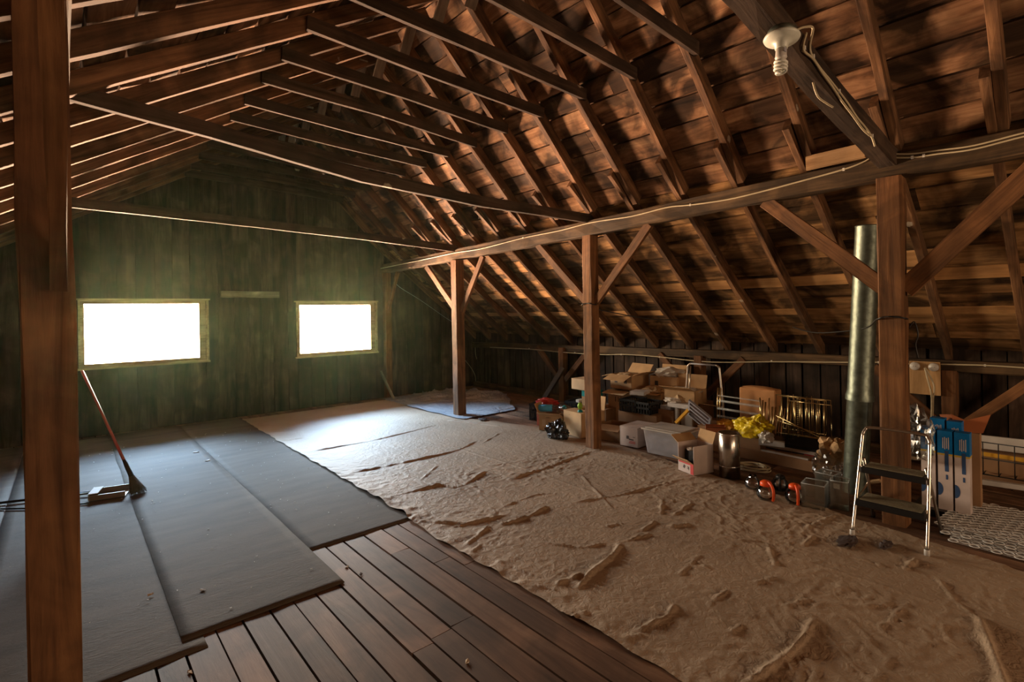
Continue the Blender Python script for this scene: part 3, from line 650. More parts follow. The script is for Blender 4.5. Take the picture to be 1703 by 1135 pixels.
for dz, lb in ((0, 'lower of the two pale cables on the purlin right of the stool post'), (-6, 'upper of the two pale cables on the purlin right of the stool post')):
    cable('power_cable', [purl(a, b + dz * (1 if a > 1470 else .5)) for a, b in pp], .006, lb, [purl(1517, 262 + dz), purl(1536, 259 + dz)] if dz == 0 else ())
def tie(px, py, d=0.0): return at(px, py, 1, .985 - d)
pts = [(1322, 51), (1338, 45), (1352, 47), (1347, 75), (1350, 92), (1365, 115), (1380, 133), (1395, 152), (1410, 172), (1425, 195), (1440, 213), (1450, 228), (1455, 243)]
cable('power_cable', [tie(*p) for p in pts], .006, 'pale cable looping from the bulb holder down the tie beam', [tie(1352, 94), tie(1395, 152), tie(1450, 226)])
pts = [(1341, 55), (1336, 82), (1352, 98), (1368, 122), (1384, 144), (1400, 168), (1418, 192), (1434, 214), (1447, 226)]
cable('power_cable', [tie(*p, .004) for p in pts], .006, 'second pale cable twisted along the tie beam, with a loose upper end', [tie(1337, 80)])
cable('power_cable', [at(1352, 137, 1, 1.0), at(1360, 160, 1, .98), at(1375, 172, 1, .98), at(1385, 178, 1, 1.0)], .005, 'short loop of pale cable sagging under the tie beam')
def wl(px, py, X=6.53): return at(px, py, 0, X)
pp = [(815, 578), (880, 581), (933, 586), (1000, 590), (1043, 590), (1097, 594), (1150, 600), (1200, 603), (1283, 602), (1400, 603), (1461, 603), (1500, 605), (1514, 606)]
cable('power_cable', [wl(*p) for p in pp], .008, 'pale cable sagging along the right wall plate left of the socket panel', [wl(*p) for p in ((880, 580), (956, 587), (1033, 590), (1097, 594), (1283, 601), (1461, 603))], k=4)
pp = [(1563, 606), (1600, 607), (1638, 608), (1703, 612), (1780, 618)]
cable('power_cable', [wl(*p) for p in pp], .008, 'pale cable along the right wall plate right of the socket panel', [wl(1638, 608)])
g = lambda px, py: at(px, py, 1, YG - .02)
cable('wire', [g(655, 466), (g(665, 478)), g(700, 500), g(740, 528), g(760, 540)], .004, 'thin wire drooping down the window wall from the purlin end', mat='grey_plastic')
cable('wire', [g(765, 590), g(782, 610), g(790, 625), g(791, 636)], .004, 'thin wire hanging in the far corner, left one', mat='cable_jacket')
cable('wire', [g(790, 576), g(791, 590), g(794, 603), g(794, 620)], .004, 'thin wire hanging in the far corner, right one', mat='cable_jacket')
# black cords round the posts
def cord_round(px0, x, y, z, hw, more, label):
    ring = [Vector((x - hw, y + hw, z - .01)), Vector((x - hw - .004, y, z + .01)), Vector((x - hw, y - hw, z)), Vector((x, y - hw - .005, z - .01))]
    return cable('cord', more + ring, .006, label, mat='black_cord')
cord_round(0, XP - .02, 1.045, 1.50, .08, [Vector((6.2, 2.35, 1.36)), Vector((5.6, 1.9, 1.33)), Vector((5.0, 1.35, 1.40))], 'black cord tied round the stool post and slung to the roof')
cord_round(0, XP, 3.93, 1.66, .072, [Vector((5.7, 3.4, 1.45)), Vector((5.2, 3.6, 1.48)), Vector((4.72, 3.95, 1.60))], 'thin black cord tied round the box-side post')
hk = at(1512, 545, 0, XP - .05)
cable('cord', [hk, hk + Vector((0, -.03, .04)), hk + Vector((0, -.05, -.05)), hk + Vector((0, -.035, -.12)), hk + Vector((0, -.05, -.22))], .005, 'short cord hanging from a nail on the right face of the stool post', mat='black_cord')

# socket panel
pn = thing('socket_panel', 'plywood panel with two round sockets hanging below the wall plate', 'panel', (6.50, 1.23, .69))
MB().box((0, 0, .165), (.022, .245, .33)).build('board', 'plywood', pn)
for s in (1, -1):
    m2 = MB().lathe([(0, .030), (.036, .028), (.042, .018), (.042, 0), (0, 0)], 20); m2.v = [(-z - .011, y, x) for x, y, z in m2.v]; m2.v = [(x, y + s * .075, z + .28) for x, y, z in m2.v]
    so = m2.build('socket', 'white_plastic', pn)
    m3 = MB()
    for e in (-.01, .01): m3.box((-.0425, s * .075 + e, .28), (.003, .005, .005))
    m3.build('pin_holes', 'print_dark', so)
plug = thing('plug_cable', 'two pale flexes hanging from the socket panel to a white plug', 'cable', (6.46, 1.22, .95))
def pq(px, py, X): return at(px, py, 0, X) - Vector((6.46, 1.22, .95))
MB().tube(smooth_path([pq(1538, 612, 6.44), pq(1543, 632, 6.42), pq(1549, 655, 6.38), pq(1550, 680, 5.9), pq(1549, 703, 5.3)]), .008, 7).build('flex', 'cable_jacket', plug)
MB().tube(smooth_path([pq(1539, 612, 6.44), pq(1553, 640, 6.42), pq(1552, 665, 6.3), pq(1551, 690, 5.7), pq(1550, 704, 5.3)]), .007, 7).build('flex', 'cable_jacket', plug)
c0 = pq(1548, 712, 5.25); MB().box(c0, (.04, .05, .09)).build('plug', 'white_plastic', plug)

# ------------------------------------------------------------------ flue pipe
pb = Vector((5.08, 1.45, 0.0)); pt = Vector((5.12, 1.33, 2.27)); axp = (pt - pb).normalized(); rot = axp.to_track_quat('Z', 'Y').to_matrix()
fp = thing('flue_pipe', 'galvanised metal flue pipe leaning behind the stool post, floor to roof', 'pipe', pb)
def inr(mb): mb.v = [tuple(rot @ Vector(v)) for v in mb.v]; return mb
inr(MB().lathe([(.092, 0), (.092, .80), (.096, .81), (.096, .83)], 36)).build('lower_section', 'galvanised', fp)
inr(MB().lathe([(.104, .79), (.104, .83), (.098, .85), (.094, .88), (.092, 2.25), (.095, 2.255), (.095, 2.265), (.085, 2.268), (.085, 1.9)], 36)).build('upper_section', 'galvanised', fp)
inr(MB().box((-.07, -.062, .45), (.008, .010, .8))).build('seam', 'galvanised', fp)

# ------------------------------------------------------------------ step stool
st = thing('step_stool', 'folding chrome step stool with two black ribbed treads on the dust sheet', 'step stool', (4.10, .985, .012), R(0))
wf = .205
front = [(0, wf, 0), (.10, wf * .97, .30), (.20, wf * .93, .62)]
top = [(.215, wf * .92, .665), (.225, wf * .86, .695), (.23, wf * .74, .71), (.232, 0, .715)]
path = front + top; path = path + [(x, -y, z) for x, y, z in path[-2::-1]]
MB().tube(smooth_path(path, 4), .0105, 10).build('front_frame', 'chrome', st)
path = [(.46, wf * .98, 0), (.30, wf * .9, .30), (.17, wf * .86, .50)]
for s in (1, -1):
    MB().tube([(x, s * y, z) for x, y, z in path], .0105, 8).build('leg', 'chrome', st)
    MB().lathe([(0, 0), (.016, 0), (.016, .035), (.0127, .04)], 14, (0, s * wf, -.006)).build('foot', 'white_plastic', st)
    MB().lathe([(0, 0), (.014, 0), (.014, .035), (.0105, .04)], 14, (.462, s * wf * .98, -.006)).build('foot', 'black_plastic', st)
    MB().box((.17, s * wf * .90, .27), (.22, .006, .016), Matrix.Rotation(R(-12), 3, 'Y')).build('hinge_bar', 'chrome', st)
for (x, z, d, wd) in ((.13, .225, .19, .375), (.205, .435, .16, .355)):
    t = MB().box((x, 0, z), (d, wd, .030)).box((x - d / 2 - .004, 0, z - .006), (.014, wd + .012, .042)).build('tread', 'black_plastic', st, bevel=.006)
    r = MB(); n = 13
    for i in range(n): r.box((x - d / 2 + .012 + (d - .024) * i / (n - 1), 0, z + .017), (.007, wd - .03, .006))
    r.build('tread_ribs', 'rubber', t)
    for s in (1, -1): MB().tube([(x - .02, s * (wd / 2 - .01), z), (x - .02, s * (wf - .004), z)], .008, 8).build('bracket', 'steel', st)
tag(timber('stick', [fl(1458, 838, .02) + Vector((.35, .3, 0)), at(1465, 800, 0, 5.0)], .03, .02, 'scrap_wood', (0, 1, 0)), 'pale stick leaning on the floor behind the step stool', 'stick')

# ------------------------------------------------------------------ tall blue and white boxes
tray = fl(1578, 850); 
tag(MB().box((0, 0, .0), (.30, .44, .05)).build('base_board', 'black_plastic', None, (5.05, .80, .03)), 'low black base under the tall blue and white boxes', 'board')
def tube_box(x, y, h, label, rz=0, front=True):
    o = thing('tube_carton', label, 'box', (x, y, .057), rz, 'tall blue and white tube cartons')
    MB().box((0, 0, (h - .17) / 2), (.085, .085, h - .17)).build('carton_body', 'box_white', o)
    MB().box((0, 0, h - .085), (.087, .087, .17)).build('carton_top', 'box_blue', o)
    MB().box((0, 0, h - .175), (.0875, .0875, .014)).build('stripe', 'carton_yellow', o)
    MB().box((-.0432, -.01, h * .62), (.0015, .022, h * .26)).box((-.0432, -.01, h * .42), (.0015, .012, h * .06)).build('picture', 'box_navy', o)
    m3 = MB(); n = 10
    for i in range(n + 1):
        a = -math.pi / 2 + math.pi * i / n; m3.v.append((-.0436, .042 - .030 * math.cos(a), h * .26 + .05 * math.sin(a)))
    m3.f.append(tuple(range(n + 1))); m3.t.append(.5); m3.sm.append(False); m3.build('picture', 'box_navy', o)
    m3 = MB()
    for i in range(4): m3.box((-.0442, -.022 + i * .011, h - .09), (.0012, .005, .09 - (i % 2) * .012))
    m3.build('lettering', 'box_white', o)
    return o
tube_box(4.99, .925, .60, 'tall blue and white carton, left one in the front row')
tube_box(4.99, .825, .59, 'tall blue and white carton, middle one in the front row')
tube_box(4.99, .728, .59, 'tall blue and white carton, right one in the front row')
tube_box(5.09, .885, .66, 'tall blue and white carton, left one in the back row')
tube_box(5.09, .785, .65, 'tall blue and white carton, right one in the back row')
m3 = MB().add([(0, 0, 0), (.02, -.16, .02), (.06, -.20, .16), (.03, -.06, .10), (0, .02, .14), (.05, .10, .12), (.05, .06, 0)], [(0, 1, 2, 3), (0, 3, 4), (0, 4, 5, 6)])
o = m3.build('torn_carton', 'box_orange', None, (5.17, .80, .60)); o.modifiers.new('s', 'SOLIDIFY').thickness = .004
o2 = MB().box((.06, -.03, -.30), (.08, .22, .62)).build('carton_body', 'dark_cardboard', o)
tag(o, 'torn orange-brown carton behind the tall blue cartons', 'box')
def film(name, c, size, seed, label, mat='clear_film', cat='plastic bag', amp=.5, fold=.8, sub=4):
    return tag(MB().lump((0, 0, 0), size, seed, amp, sub, 1.8, True, fold).build(name, mat, None, c), label, cat)
film('plastic_bag', (4.88, 1.02, .42), (.07, .12, .20), 3, 'clear crackling plastic bag between the stool post and the blue cartons')

# ------------------------------------------------------------------ clear plastic lattice mats
def lattice(x0, y0, nx, ny, p, rz, z, label, seed):
    nx = int(nx * .045 / p); ny = int(ny * .045 / p)
    o = thing('lattice_mat', label, 'plastic mat', (x0, y0, z), rz, 'clear plastic lattice mats')
    r = MB(); q = random.Random(seed)
    for i in range(nx):
        for j in range(ny):
            cx = (i + (j % 2) * .5) * p; cy = -j * p * .86
            zz = .008 + .01 * noise.noise(Vector((cx * 3, cy * 3, seed)))
            ring = [(cx + p * .42 * math.cos(a), cy + p * .42 * math.sin(a), zz) for a in [2 * math.pi * k / 8 for k in range(8)]]
            r.tube(ring, .0036, 4, False, True)
    r.build('rings', 'lattice_plastic', o)
    MB().box(((nx - .5) * p / 2, -(ny - 1) * p * .43, .004), (nx * p, ny * p * .86, .003)).build('sheet', 'lattice_sheet', o)
    return o
c0 = fl(1592, 900) + Vector((-.13, .03, 0))
lattice(c0.x + .06, c0.y - .02, 22, 30, .062, R(-2), .012, 'clear plastic lattice mat on the floor at the right edge, bottom of its stack', 1)
lattice(c0.x + .12, c0.y + .03, 20, 30, .062, R(3), .032, 'clear plastic lattice mat, middle one of the stack at the right edge', 2)
lattice(c0.x + .22, c0.y + .08, 17, 30, .062, R(-4), .052, 'clear plastic lattice mat on top of the stack at the right edge', 3)

# white boards, yellow level and wire basket at the right edge
def slab(name, a, b, w_, h_, mat, label, cat):
    return tag(timber(name, [a, b], w_, h_, mat, (0, 1, 0) if abs((b - a).normalized().y) < .7 else (1, 0, 0), jit=.0008), label, cat)
slab('window_trim', Vector((5.75, .93, .10)), Vector((6.0, -.4, .10)), .05, .04, 'white_plastic', 'white plastic trim lying behind the lattice mats', 'trim')
slab('board', Vector((6.25, .90, .34)), Vector((6.3, -.3, .36)), .03, .12, 'white_plastic', 'long white board lying under the right wall at the picture edge', 'board')
slab('batten', Vector((6.1, .88, .27)), Vector((6.1, -.1, .26)), .03, .035, 'yellow_strap', 'yellow batten below the long white board', 'batten')
tag(MB().box((0, 0, .13), (.30, 1.3, .26)).build('crate', 'dark_cardboard', None, (6.33, .25, .0)), 'low dark chest under the white board at the right edge', 'box')
tag(MB().box((0, 0, .08), (.12, .10, .16)).build('wood_block', 'cardboard', None, (5.30, .72, .0)), 'small cardboard block right of the tall blue cartons', 'box')
wb = thing('wire_basket', 'dark wire basket in front of the long white board', 'basket', (6.05, .35, .10))
m3 = MB()
for i in range(9): m3.tube([(0, -.4 + i * .1, 0), (0, -.4 + i * .1, .28)], .004, 5)
for z in (0, .14, .28): m3.tube([(0, -.42, z), (0, .42, z)], .005, 5)
m3.build('front_grid', 'black_plastic', wb)
m3 = MB()
for i in range(9): m3.tube([(0, -.4 + i * .1, 0), (.2, -.4 + i * .1, 0)], .004, 5)
m3.build('bottom_grid', 'black_plastic', wb)

# ------------------------------------------------------------------ cartons
def carton(label, loc, rz, dims, mat='cardboard', flaps=None, tape=False, fill=None, prints=(), cat='box', name='cardboard_box', group=None):
    """flaps: opening angle in degrees for sides -x, +x, -y, +y (None: no flap seen); closed when flaps is None"""
    w_, d_, h_ = dims; o = thing(name, label, cat, loc, rz, group); t = .005; m3 = MB()
    m3.box((0, 0, t / 2), (w_, d_, t)).box((-w_ / 2 + t / 2, 0, h_ / 2), (t, d_, h_)).box((w_ / 2 - t / 2, 0, h_ / 2), (t, d_, h_)).box((0, -d_ / 2 + t / 2, h_ / 2), (w_, t, h_)).box((0, d_ / 2 - t / 2, h_ / 2), (w_, t, h_))
    m3.build('carton', mat, o)
    if flaps is None:
        MB().box((-w_ / 4, 0, h_ + .002), (w_ / 2 - .002, d_, .004)).build('flap', mat, o); MB().box((w_ / 4, 0, h_ + .002), (w_ / 2 - .002, d_, .004)).build('flap', mat, o)
    else:
        for k, a in enumerate(flaps):
            if a is None: continue
            ln = (w_ / 2, w_ / 2, d_ / 2, d_ / 2)[k] * .92; a = R(a)
            if k < 2:
                s = -1 if k == 0 else 1; rt = Matrix.Rotation(-s * (a), 3, 'Y'); c = Vector((s * w_ / 2, 0, h_)) + rt @ Vector((0, 0, ln / 2)) * 1.0 if False else None
                dv = Vector((s * math.sin(a), 0, math.cos(a))); m3 = MB().box(Vector((s * w_ / 2, 0, h_)) + dv * ln / 2, (.005, d_ * .98, ln), Matrix.Rotation(s * a, 3, 'Y'))
            else:
                s = -1 if k == 2 else 1
                dv = Vector((0, s * math.sin(a), math.cos(a))); m3 = MB().box(Vector((0, s * d_ / 2, h_)) + dv * ln / 2, (w_ * .98, .005, ln), Matrix.Rotation(-s * a, 3, 'X'))
            m3.build('flap', mat, o)
    if tape: MB().box((0, 0, h_ + .0055), (.05, d_ + .004, .002)).box((0, -d_ / 2 - .001, h_ - .04), (.05, .002, .09)).build('packing_tape', 'tape', o)
    if fill: MB().lump((0, 0, h_ - fill[1]), (w_ * .43, d_ * .43, fill[2]), rnd.random() * 50, .4, 3, 2.2, True, .8).build('contents', fill[0], o)
    for (fx, u, z, su, sz, pm) in prints:     # marks on a side: 'x' side faces -x, 'y' side faces -y
        if fx == 'x': MB().box((-w_ / 2 - .001, u, z), (.002, su, sz)).build('print', pm, o)
        else: MB().box((u, -d_ / 2 - .001, z), (su, .002, sz)).build('print', pm, o)
    return o
Z0 = .012
def crate(label, loc, rz, dims, mat='black_plastic'):
    w_, d_, h_ = dims; o = thing('crate', label, 'crate', loc, rz); m3 = MB()
    m3.box((0, 0, .006), (w_, d_, .012))
    for s in (-1, 1):
        n = int(d_ / .035)
        for i in range(n + 1): m3.box((s * w_ / 2, -d_ / 2 + d_ * i / n, h_ / 2), (.008, .014, h_))
        n = int(w_ / .035)
        for i in range(n + 1): m3.box((-w_ / 2 + w_ * i / n, s * d_ / 2, h_ / 2), (.014, .008, h_))
    m3.build('slatted_sides', mat, o); m3 = MB()
    for z in (h_ - .015, h_ * .5):
        for s in (-1, 1): m3.box((s * w_ / 2, 0, z), (.014, d_ + .014, .026)).box((0, s * d_ / 2, z), (w_ + .014, .014, .026))
    m3.build('rim', mat, o); return o
# --- group left of the box-side post
crate('black slatted plastic crate at the left end of the clutter', (5.30, 5.45, Z0), R(20), (.36, .30, .24))
crate('black slatted plastic crate behind the red bag', (5.75, 5.15, .0), R(10), (.34, .32, .26))
tag(MB().box((0, 0, 0), (.09, .06, .04)).build('label_card', 'paper', None, (5.62, 5.05, .28)), 'small white card on the crate behind the red bag', 'card')
rb = thing('paper_bag', 'pink and red paper bag with crumpled top left of the blue roll', 'bag', (5.02, 5.12, Z0), R(25))
MB().box((0, 0, .15), (.14, .24, .30)).build('bag_body', 'pink_paper', rb)
MB().box((-.081, .05, .17), (.003, .07, .18)).build('stripe', 'white_cardboard', rb)
MB().lump((0, .0, .27), (.08, .13, .05), 4, .6, 3, 2.4, True, .9).build('bag_top', 'red_bag', rb)
b1 = carton('open cardboard box with a blue roll on its rim', (4.90, 4.86, Z0), R(22), (.22, .34, .20), 'cardboard', (62, None, None, 25), fill=('dark_cardboard', .05, .03), prints=(('x', .10, .10, .05, .09, 'pale_cardboard'),))
o = MB().tube([(-.0, -.09, 0), (0, .09, 0)], .048, 16).build('towel_roll', 'blue_cloth', None, (4.86, 4.98, .285), R(40)); tag(o, 'light blue rolled cloth resting on the open cardboard box', 'cloth roll')
film('trinket_heap', (5.02, 4.80, .20), (.10, .16, .06), 7, 'heap of glassy teal trinkets behind the blue roll', 'clear_film', 'trinkets', .6)
tag(MB().lump((0, 0, 0), (.03, .03, .03), 2, .3, 2).build('trinket', 'teal_plastic', None, (4.98, 4.74, .285)), 'small teal ornament among the glassy trinkets', 'trinket')
tag(MB().lump((0, 0, 0), (.10, .135, .10), 9, .55, 4, 1.7, True, .8).build('bin_bag', 'bin_bag', None, (4.60, 4.52, Z0)), 'shiny black bin bag slumped in front of the cardboard boxes', 'bag')
carton('large cardboard box left of the box-side post, back flap raised', (5.00, 4.42, Z0), R(-10), (.38, .36, .30), 'cardboard', (-88, 8, -89, None), fill=('dark_cardboard', .06, .02))
toy = thing('toy', 'small green and teal toy on the large cardboard box', 'toy', (4.86, 4.36, .305))
MB().lathe([(0, 0), (.035, 0), (.03, .03), (.018, .04)], 14).build('toy_base', 'teal_plastic', toy); MB().lathe([(0, .13), (.02, .125), (.035, .09), (.02, .05), (0, .045)], 14).build('toy_top', 'green_plastic', toy)
# stack behind
carton('plain cardboard box on the floor behind the box-side post', (5.75, 4.75, .0), R(4), (.40, .42, .22), 'dark_cardboard')
carton('small cardboard box standing on a bigger one behind the box-side post', (5.70, 4.85, .227), R(5), (.22, .26, .13), 'cardboard')
o = MB().box((0, 0, 0), (.2, .22, .09)).build('storage_box', 'teal_plastic', None, (5.68, 4.86, .405)); tag(o, 'teal plastic box under the topmost cardboard box', 'box')
carton('small closed cardboard box topmost behind the box-side post', (5.66, 4.98, .452), R(-4), (.24, .30, .15), 'pale_cardboard')
carton('brown cardboard box with torn front right of the box-side post', (5.10, 3.98, .0), R(8), (.26, .30, .20), 'dark_cardboard', (115, None, None, None))
carton('white cardboard box with a dark printed drawing right of the box-side post', (5.08, 3.66, Z0), R(3), (.38, .24, .22), 'white_cardboard', None, prints=(('x', .015, .105, .032, .036, 'print_dark'), ('x', -.035, .085, .06, .012, 'print_dark'), ('x', -.05, .062, .075, .007, 'print_red'), ('x', -.045, .046, .085, .007, 'print_red'), ('x', -.07, .115, .03, .006, 'print_dark')))
carton('plain cardboard box supporting the black crates', (5.62, 3.95, .0), R(5), (.34, .55, .28), 'dark_cardboard')
crate('black slatted crate standing on a cardboard box, left of two', (5.55, 4.06, .285), R(4), (.28, .22, .16))
crate('black slatted crate standing on a cardboard box, right of two', (5.55, 3.82, .285), R(0), (.28, .20, .15))
carton('cardboard box with dark letters behind the black crates', (5.98, 4.50, .0), R(3), (.34, .36, .46), 'pale_cardboard', (100, None, None, None), prints=[('x', -.08 + i * .045, .34, .012, .07, 'print_dark') for i in range(4)])
carton('open cardboard box with two hand holes, high in the stack', (6.1, 4.52, .465), R(-6), (.36, .40, .20), 'cardboard', (112, 40, 70, 105), fill=('paper_yellowish', .04, .03), prints=(('x', -.09, .12, .05, .07, 'print_dark'), ('x', .09, .12, .05, .07, 'print_dark')))
carton('dark cardboard box at the bottom in the middle of the stack', (6.1, 4.03, .0), R(2), (.36, .42, .30), 'dark_cardboard')
carton('cardboard box full of crumpled paper in the middle of the stack', (6.05, 4.08, .305), R(8), (.30, .34, .16), 'cardboard', (90, None, None, 100), fill=('paper_yellowish', .03, .06))
carton('flat white box lying on the boxes behind the crates', (5.78, 4.12, .285 + .17), R(12), (.20, .20, .045), 'foam') 
carton('flat white box right of the black crates', (5.72, 3.62, .34), R(-8), (.20, .16, .04), 'foam')
carton('brown cardboard box under the flat white box', (5.72, 3.62, .0), R(-3), (.26, .26, .335), 'dark_cardboard')
carton('cardboard box with crumpled white paper at the back of the stack', (6.25, 3.98, .475), R(4), (.30, .40, .20), 'cardboard', (None, 20, None, None), fill=('paper', .02, .07), prints=(('x', .10, .10, .05, .07, 'print_dark'),))
carton('tall dark cardboard box at the back carrying an open box', (6.2, 3.62, .0), R(0), (.34, .44, .38), 'dark_cardboard')
carton('wide open cardboard box with papers, right end of the stack', (6.0, 3.58, .385), R(6), (.36, .40, .18), 'cardboard', (70, 15, None, None), fill=('paper', .05, .03))
wf_ = thing('foam_packing', 'white moulded foam packing piece standing in front of the open box', 'foam packing', (5.62, 3.38, .0), R(4))
MB().box((0, .085, .20), (.05, .03, .40)).build('panel', 'foam', wf_); MB().box((.04, -.02, .20), (.03, .14, .40)).build('panel', 'white_plastic', wf_)
MB().box((.02, .04, .42), (.16, .28, .05)).build('lid', 'foam', wf_); MB().lump((.02, .16, .44), (.06, .10, .03), 12, .5, 3).build('torn_paper', 'paper', wf_)
# plastic tote
tt = thing('storage_tote', 'translucent plastic storage tote with lid and dark contents', 'storage box', (4.99, 3.16, Z0), R(2))
MB().box((0, 0, .13), (.38, .46, .26), None, .5, .86).build('tub', 'tote_plastic', tt, bevel=.012)
MB().box((0, 0, .115), (.31, .39, .17), None, .5, .9).build('contents', 'tote_contents', tt, bevel=.02)
MB().box((0, 0, .268), (.41, .50, .018)).box((0, 0, .28), (.34, .43, .012)).build('lid', 'white_plastic', tt, bevel=.006)
# red printed open box, lying towards the camera
rp = thing('cardboard_box', 'open cardboard box with red and white printing in front of the tote', 'box', (4.62, 2.66, Z0), R(-18))
m3 = MB(); W_, D_, H_ = .24, .21, .27
m3.box((0, 0, .003), (W_, D_, .006)).box((W_ / 2, 0, H_ / 2), (.005, D_, H_)).box((0, D_ / 2, H_ / 2), (W_, .005, H_)).box((0, -D_ / 2, H_ / 2), (W_, .005, H_)); m3.build('carton', 'white_cardboard', rp)
MB().box((-W_ / 2, 0, .05), (.005, D_, .10)).build('front_panel', 'white_cardboard', rp)
MB().box((-W_ / 2 - .035, 0, .125), (.005, D_ * .98, .09), Matrix.Rotation(R(-55), 3, 'Y')).build('flap', 'cardboard', rp)
MB().box((-W_ / 2 - .0385, .01, .128), (.005, .18, .065), Matrix.Rotation(R(-55), 3, 'Y')).box((-W_ / 2 - .0032, -D_ / 2 + .02, .052), (.002, .04, .098)).box((-W_ / 2 - .0032, .01, .092), (.002, .17, .014)).build('print', 'print_red', rp)
m3 = MB(); 
m3.box((-W_ / 2 - .0032, -.040, .050), (.002, .005, .034)).box((-W_ / 2 - .0032, -.034, .046), (.002, .024, .005)).box((-W_ / 2 - .0032, -.030, .057), (.002, .005, .026), Matrix.Rotation(R(-40), 3, 'X')).box((-W_ / 2 - .0032, .02, .055), (.002, .022, .03), Matrix.Rotation(R(30), 3, 'X'))
m3.build('print', 'print_dark', rp)
MB().box((W_ / 2 + .02, .0, H_ + .05), (.005, D_, .12), Matrix.Rotation(R(20), 3, 'Y')).build('flap', 'cardboard', rp)
MB().box((0, D_ / 2 + .05, H_ + .02), (W_, .005, .12), Matrix.Rotation(R(-60), 3, 'X')).build('flap', 'cardboard', rp)
MB().box((.03, 0, .11), (.16, .17, .18)).build('contents', 'black_plastic', rp)
MB().lump((-.03, .04, .19), (.03, .03, .02), 3).build('tissue', 'paper', rp)
# steel cylinder
sc_ = thing('steel_canister', 'tall stainless steel cylinder standing beside the red printed box', 'canister', (4.70, 2.36, Z0))
MB().lathe([(.085, 0), (.093, .0), (.093, .405), (.089, .408), (.089, .01), (0, .01)], 40).build('drum', 'steel', sc_)
MB().lathe([(.0945, .395), (.0955, .402), (.0945, .41), (.089, .41)], 40).build('rim', 'steel', sc_)
MB().lathe([(.0936, .10), (.095, .104), (.0936, .108)], 40).build('band', 'steel', sc_)

# ------------------------------------------------------------------ things behind the tote
ff = thing('folding_frame', 'chrome tubular folding frame standing behind the tote', 'frame', (5.95, 3.30, 0))
for s, nm in ((1, 'a'), (-1, 'b')):
    MB().tube(smooth_path([(0, s * .26, .20), (0, s * .235, .55), (0, s * .21, .84), (0, s * .20, .875), (0, s * .17, .895)], 5), .012, 8).build('upright', 'chrome', ff)
    MB().tube([(.03, s * .235, .20), (.03, s * .21, .62), (.03, s * .19, .86)], .010, 8).build('upright', 'chrome', ff)
MB().tube([(0, .17, .895), (0, -.17, .895)], .010, 8).build('top_rail', 'grey_plastic', ff)
MB().tube([(0, .25, .40), (0, -.25, .40)], .010, 8).build('cross_rail', 'steel', ff)
tag(MB().box((0, 0, .10), (.50, .55, .20)).build('chest', 'dark_cardboard', None, (5.95, 3.20, 0)), 'dark box under the chrome folding frame, mostly hidden', 'box')
rk = at(1163, 692, 0, 5.45); rt = Matrix.Rotation(R(32), 3, 'X') @ Matrix.Rotation(R(-38), 3, 'Y')
tr = thing('ribbed_tray', 'grey plastic tray with four openings propped behind the tote', 'tray', rk)
m3 = MB()
for s in (-1, 1): m3.box(rt @ Vector((0, s * .145, 0)), (.022, .024, .31), rt)
for i in range(5): m3.box(rt @ Vector((0, 0, -.145 + i * .0725)), (.022, .29, .026), rt)
m3.build('frame', 'grey_plastic', tr); MB().box(rt @ Vector((.012, 0, 0)), (.004, .27, .29), rt).build('backing', 'copper_pipe', tr)
a = at(1124, 704, 0, 5.35); b = at(1147, 680, 0, 5.5)
tag(timber('strap', [a, b], .04, .02, 'yellow_strap', (0, 1, 0)), 'orange-yellow strip leaning left of the grey ribbed tray', 'strip')
carton('small open orange-brown box right of the grey ribbed tray', at(1190, 712, 0, 5.25) - Vector((0, 0, .03)), R(30), (.16, .20, .05), 'box_orange', (70, None, None, None))
tag(MB().lump((0, 0, 0), (.06, .08, .06), 31, .5, 3, 2).build('paper_bundle', 'paper_yellowish', None, at(1130, 674, 0, 5.7)), 'crumpled tan paper bundle left of the folding frame', 'paper')
tag(MB().box((0, 0, .13), (.36, .70, .26)).build('chest', 'dark_cardboard', None, (5.62, 2.75, 0)), 'low dark box under the grey tray and yellow bag', 'box')
# brass towel rails lying stacked
rc = thing('brass_rack', 'brass rack with horizontal glass-like rails behind the yellow bag', 'rack', (5.75, 2.78, .26))
for i, z in enumerate((.06, .15, .24, .30)): MB().tube([(0, -.26, z), (0, .24, z + .01)], .014 if i < 3 else .008, 8).build('rail', 'pale_film', rc)
for y in (.25, .22): MB().tube([(0, y, .0), (0, y - .02, .40)], .008, 8).build('upright', 'brass', rc)
MB().tube([(0, -.26, 0), (0, -.25, .34)], .008, 8).build('upright', 'brass', rc)
bd = thing('brass_bars', 'bundle of upright brass bars leaning by the brown paper bag', 'bars', (5.75, 2.36, .15))
q = random.Random(3)
for i in range(11):
    y = .16 - i * .034 + q.uniform(-.008, .008); MB().tube([(q.uniform(-.03, .03), y + .02, .02 + q.uniform(0, .05)), (.04, y, .40 + q.uniform(-.06, .07))], q.choice((.006, .007, .009)), 7).build('bar', 'brass', bd)
pg = thing('paper_bag', 'large brown paper bag behind the brass bars', 'bag', (6.05, 2.66, 0), R(0))
m3 = MB(); m3.box((0, 0, .33), (.16, .42, .66)); bg_ = m3.build('bag_body', 'brown_paper', pg, bevel=.02)
MB().lump((0, 0, .645), (.075, .19, .02), 5, .12, 4, 1.4, False).build('bag_top', 'brown_paper', pg)
wr = thing('wire_rack', 'stack of brass wire racks standing left of the flue pipe', 'rack', (5.70, 2.10, .20))
def rack_panel(dx, y0, y1, z0, z1, n, r=.0045):
    m3 = MB(); m3.tube([(dx, y0, z0), (dx, y1, z0), (dx, y1, z1), (dx, y0, z1)], r * 1.4, 6, False, True)
    for i in range(1, n): y = y0 + (y1 - y0) * i / n; m3.tube([(dx, y, z0), (dx, y, z1 + (.02 if i % 3 == 0 else 0))], r, 6)
    return m3
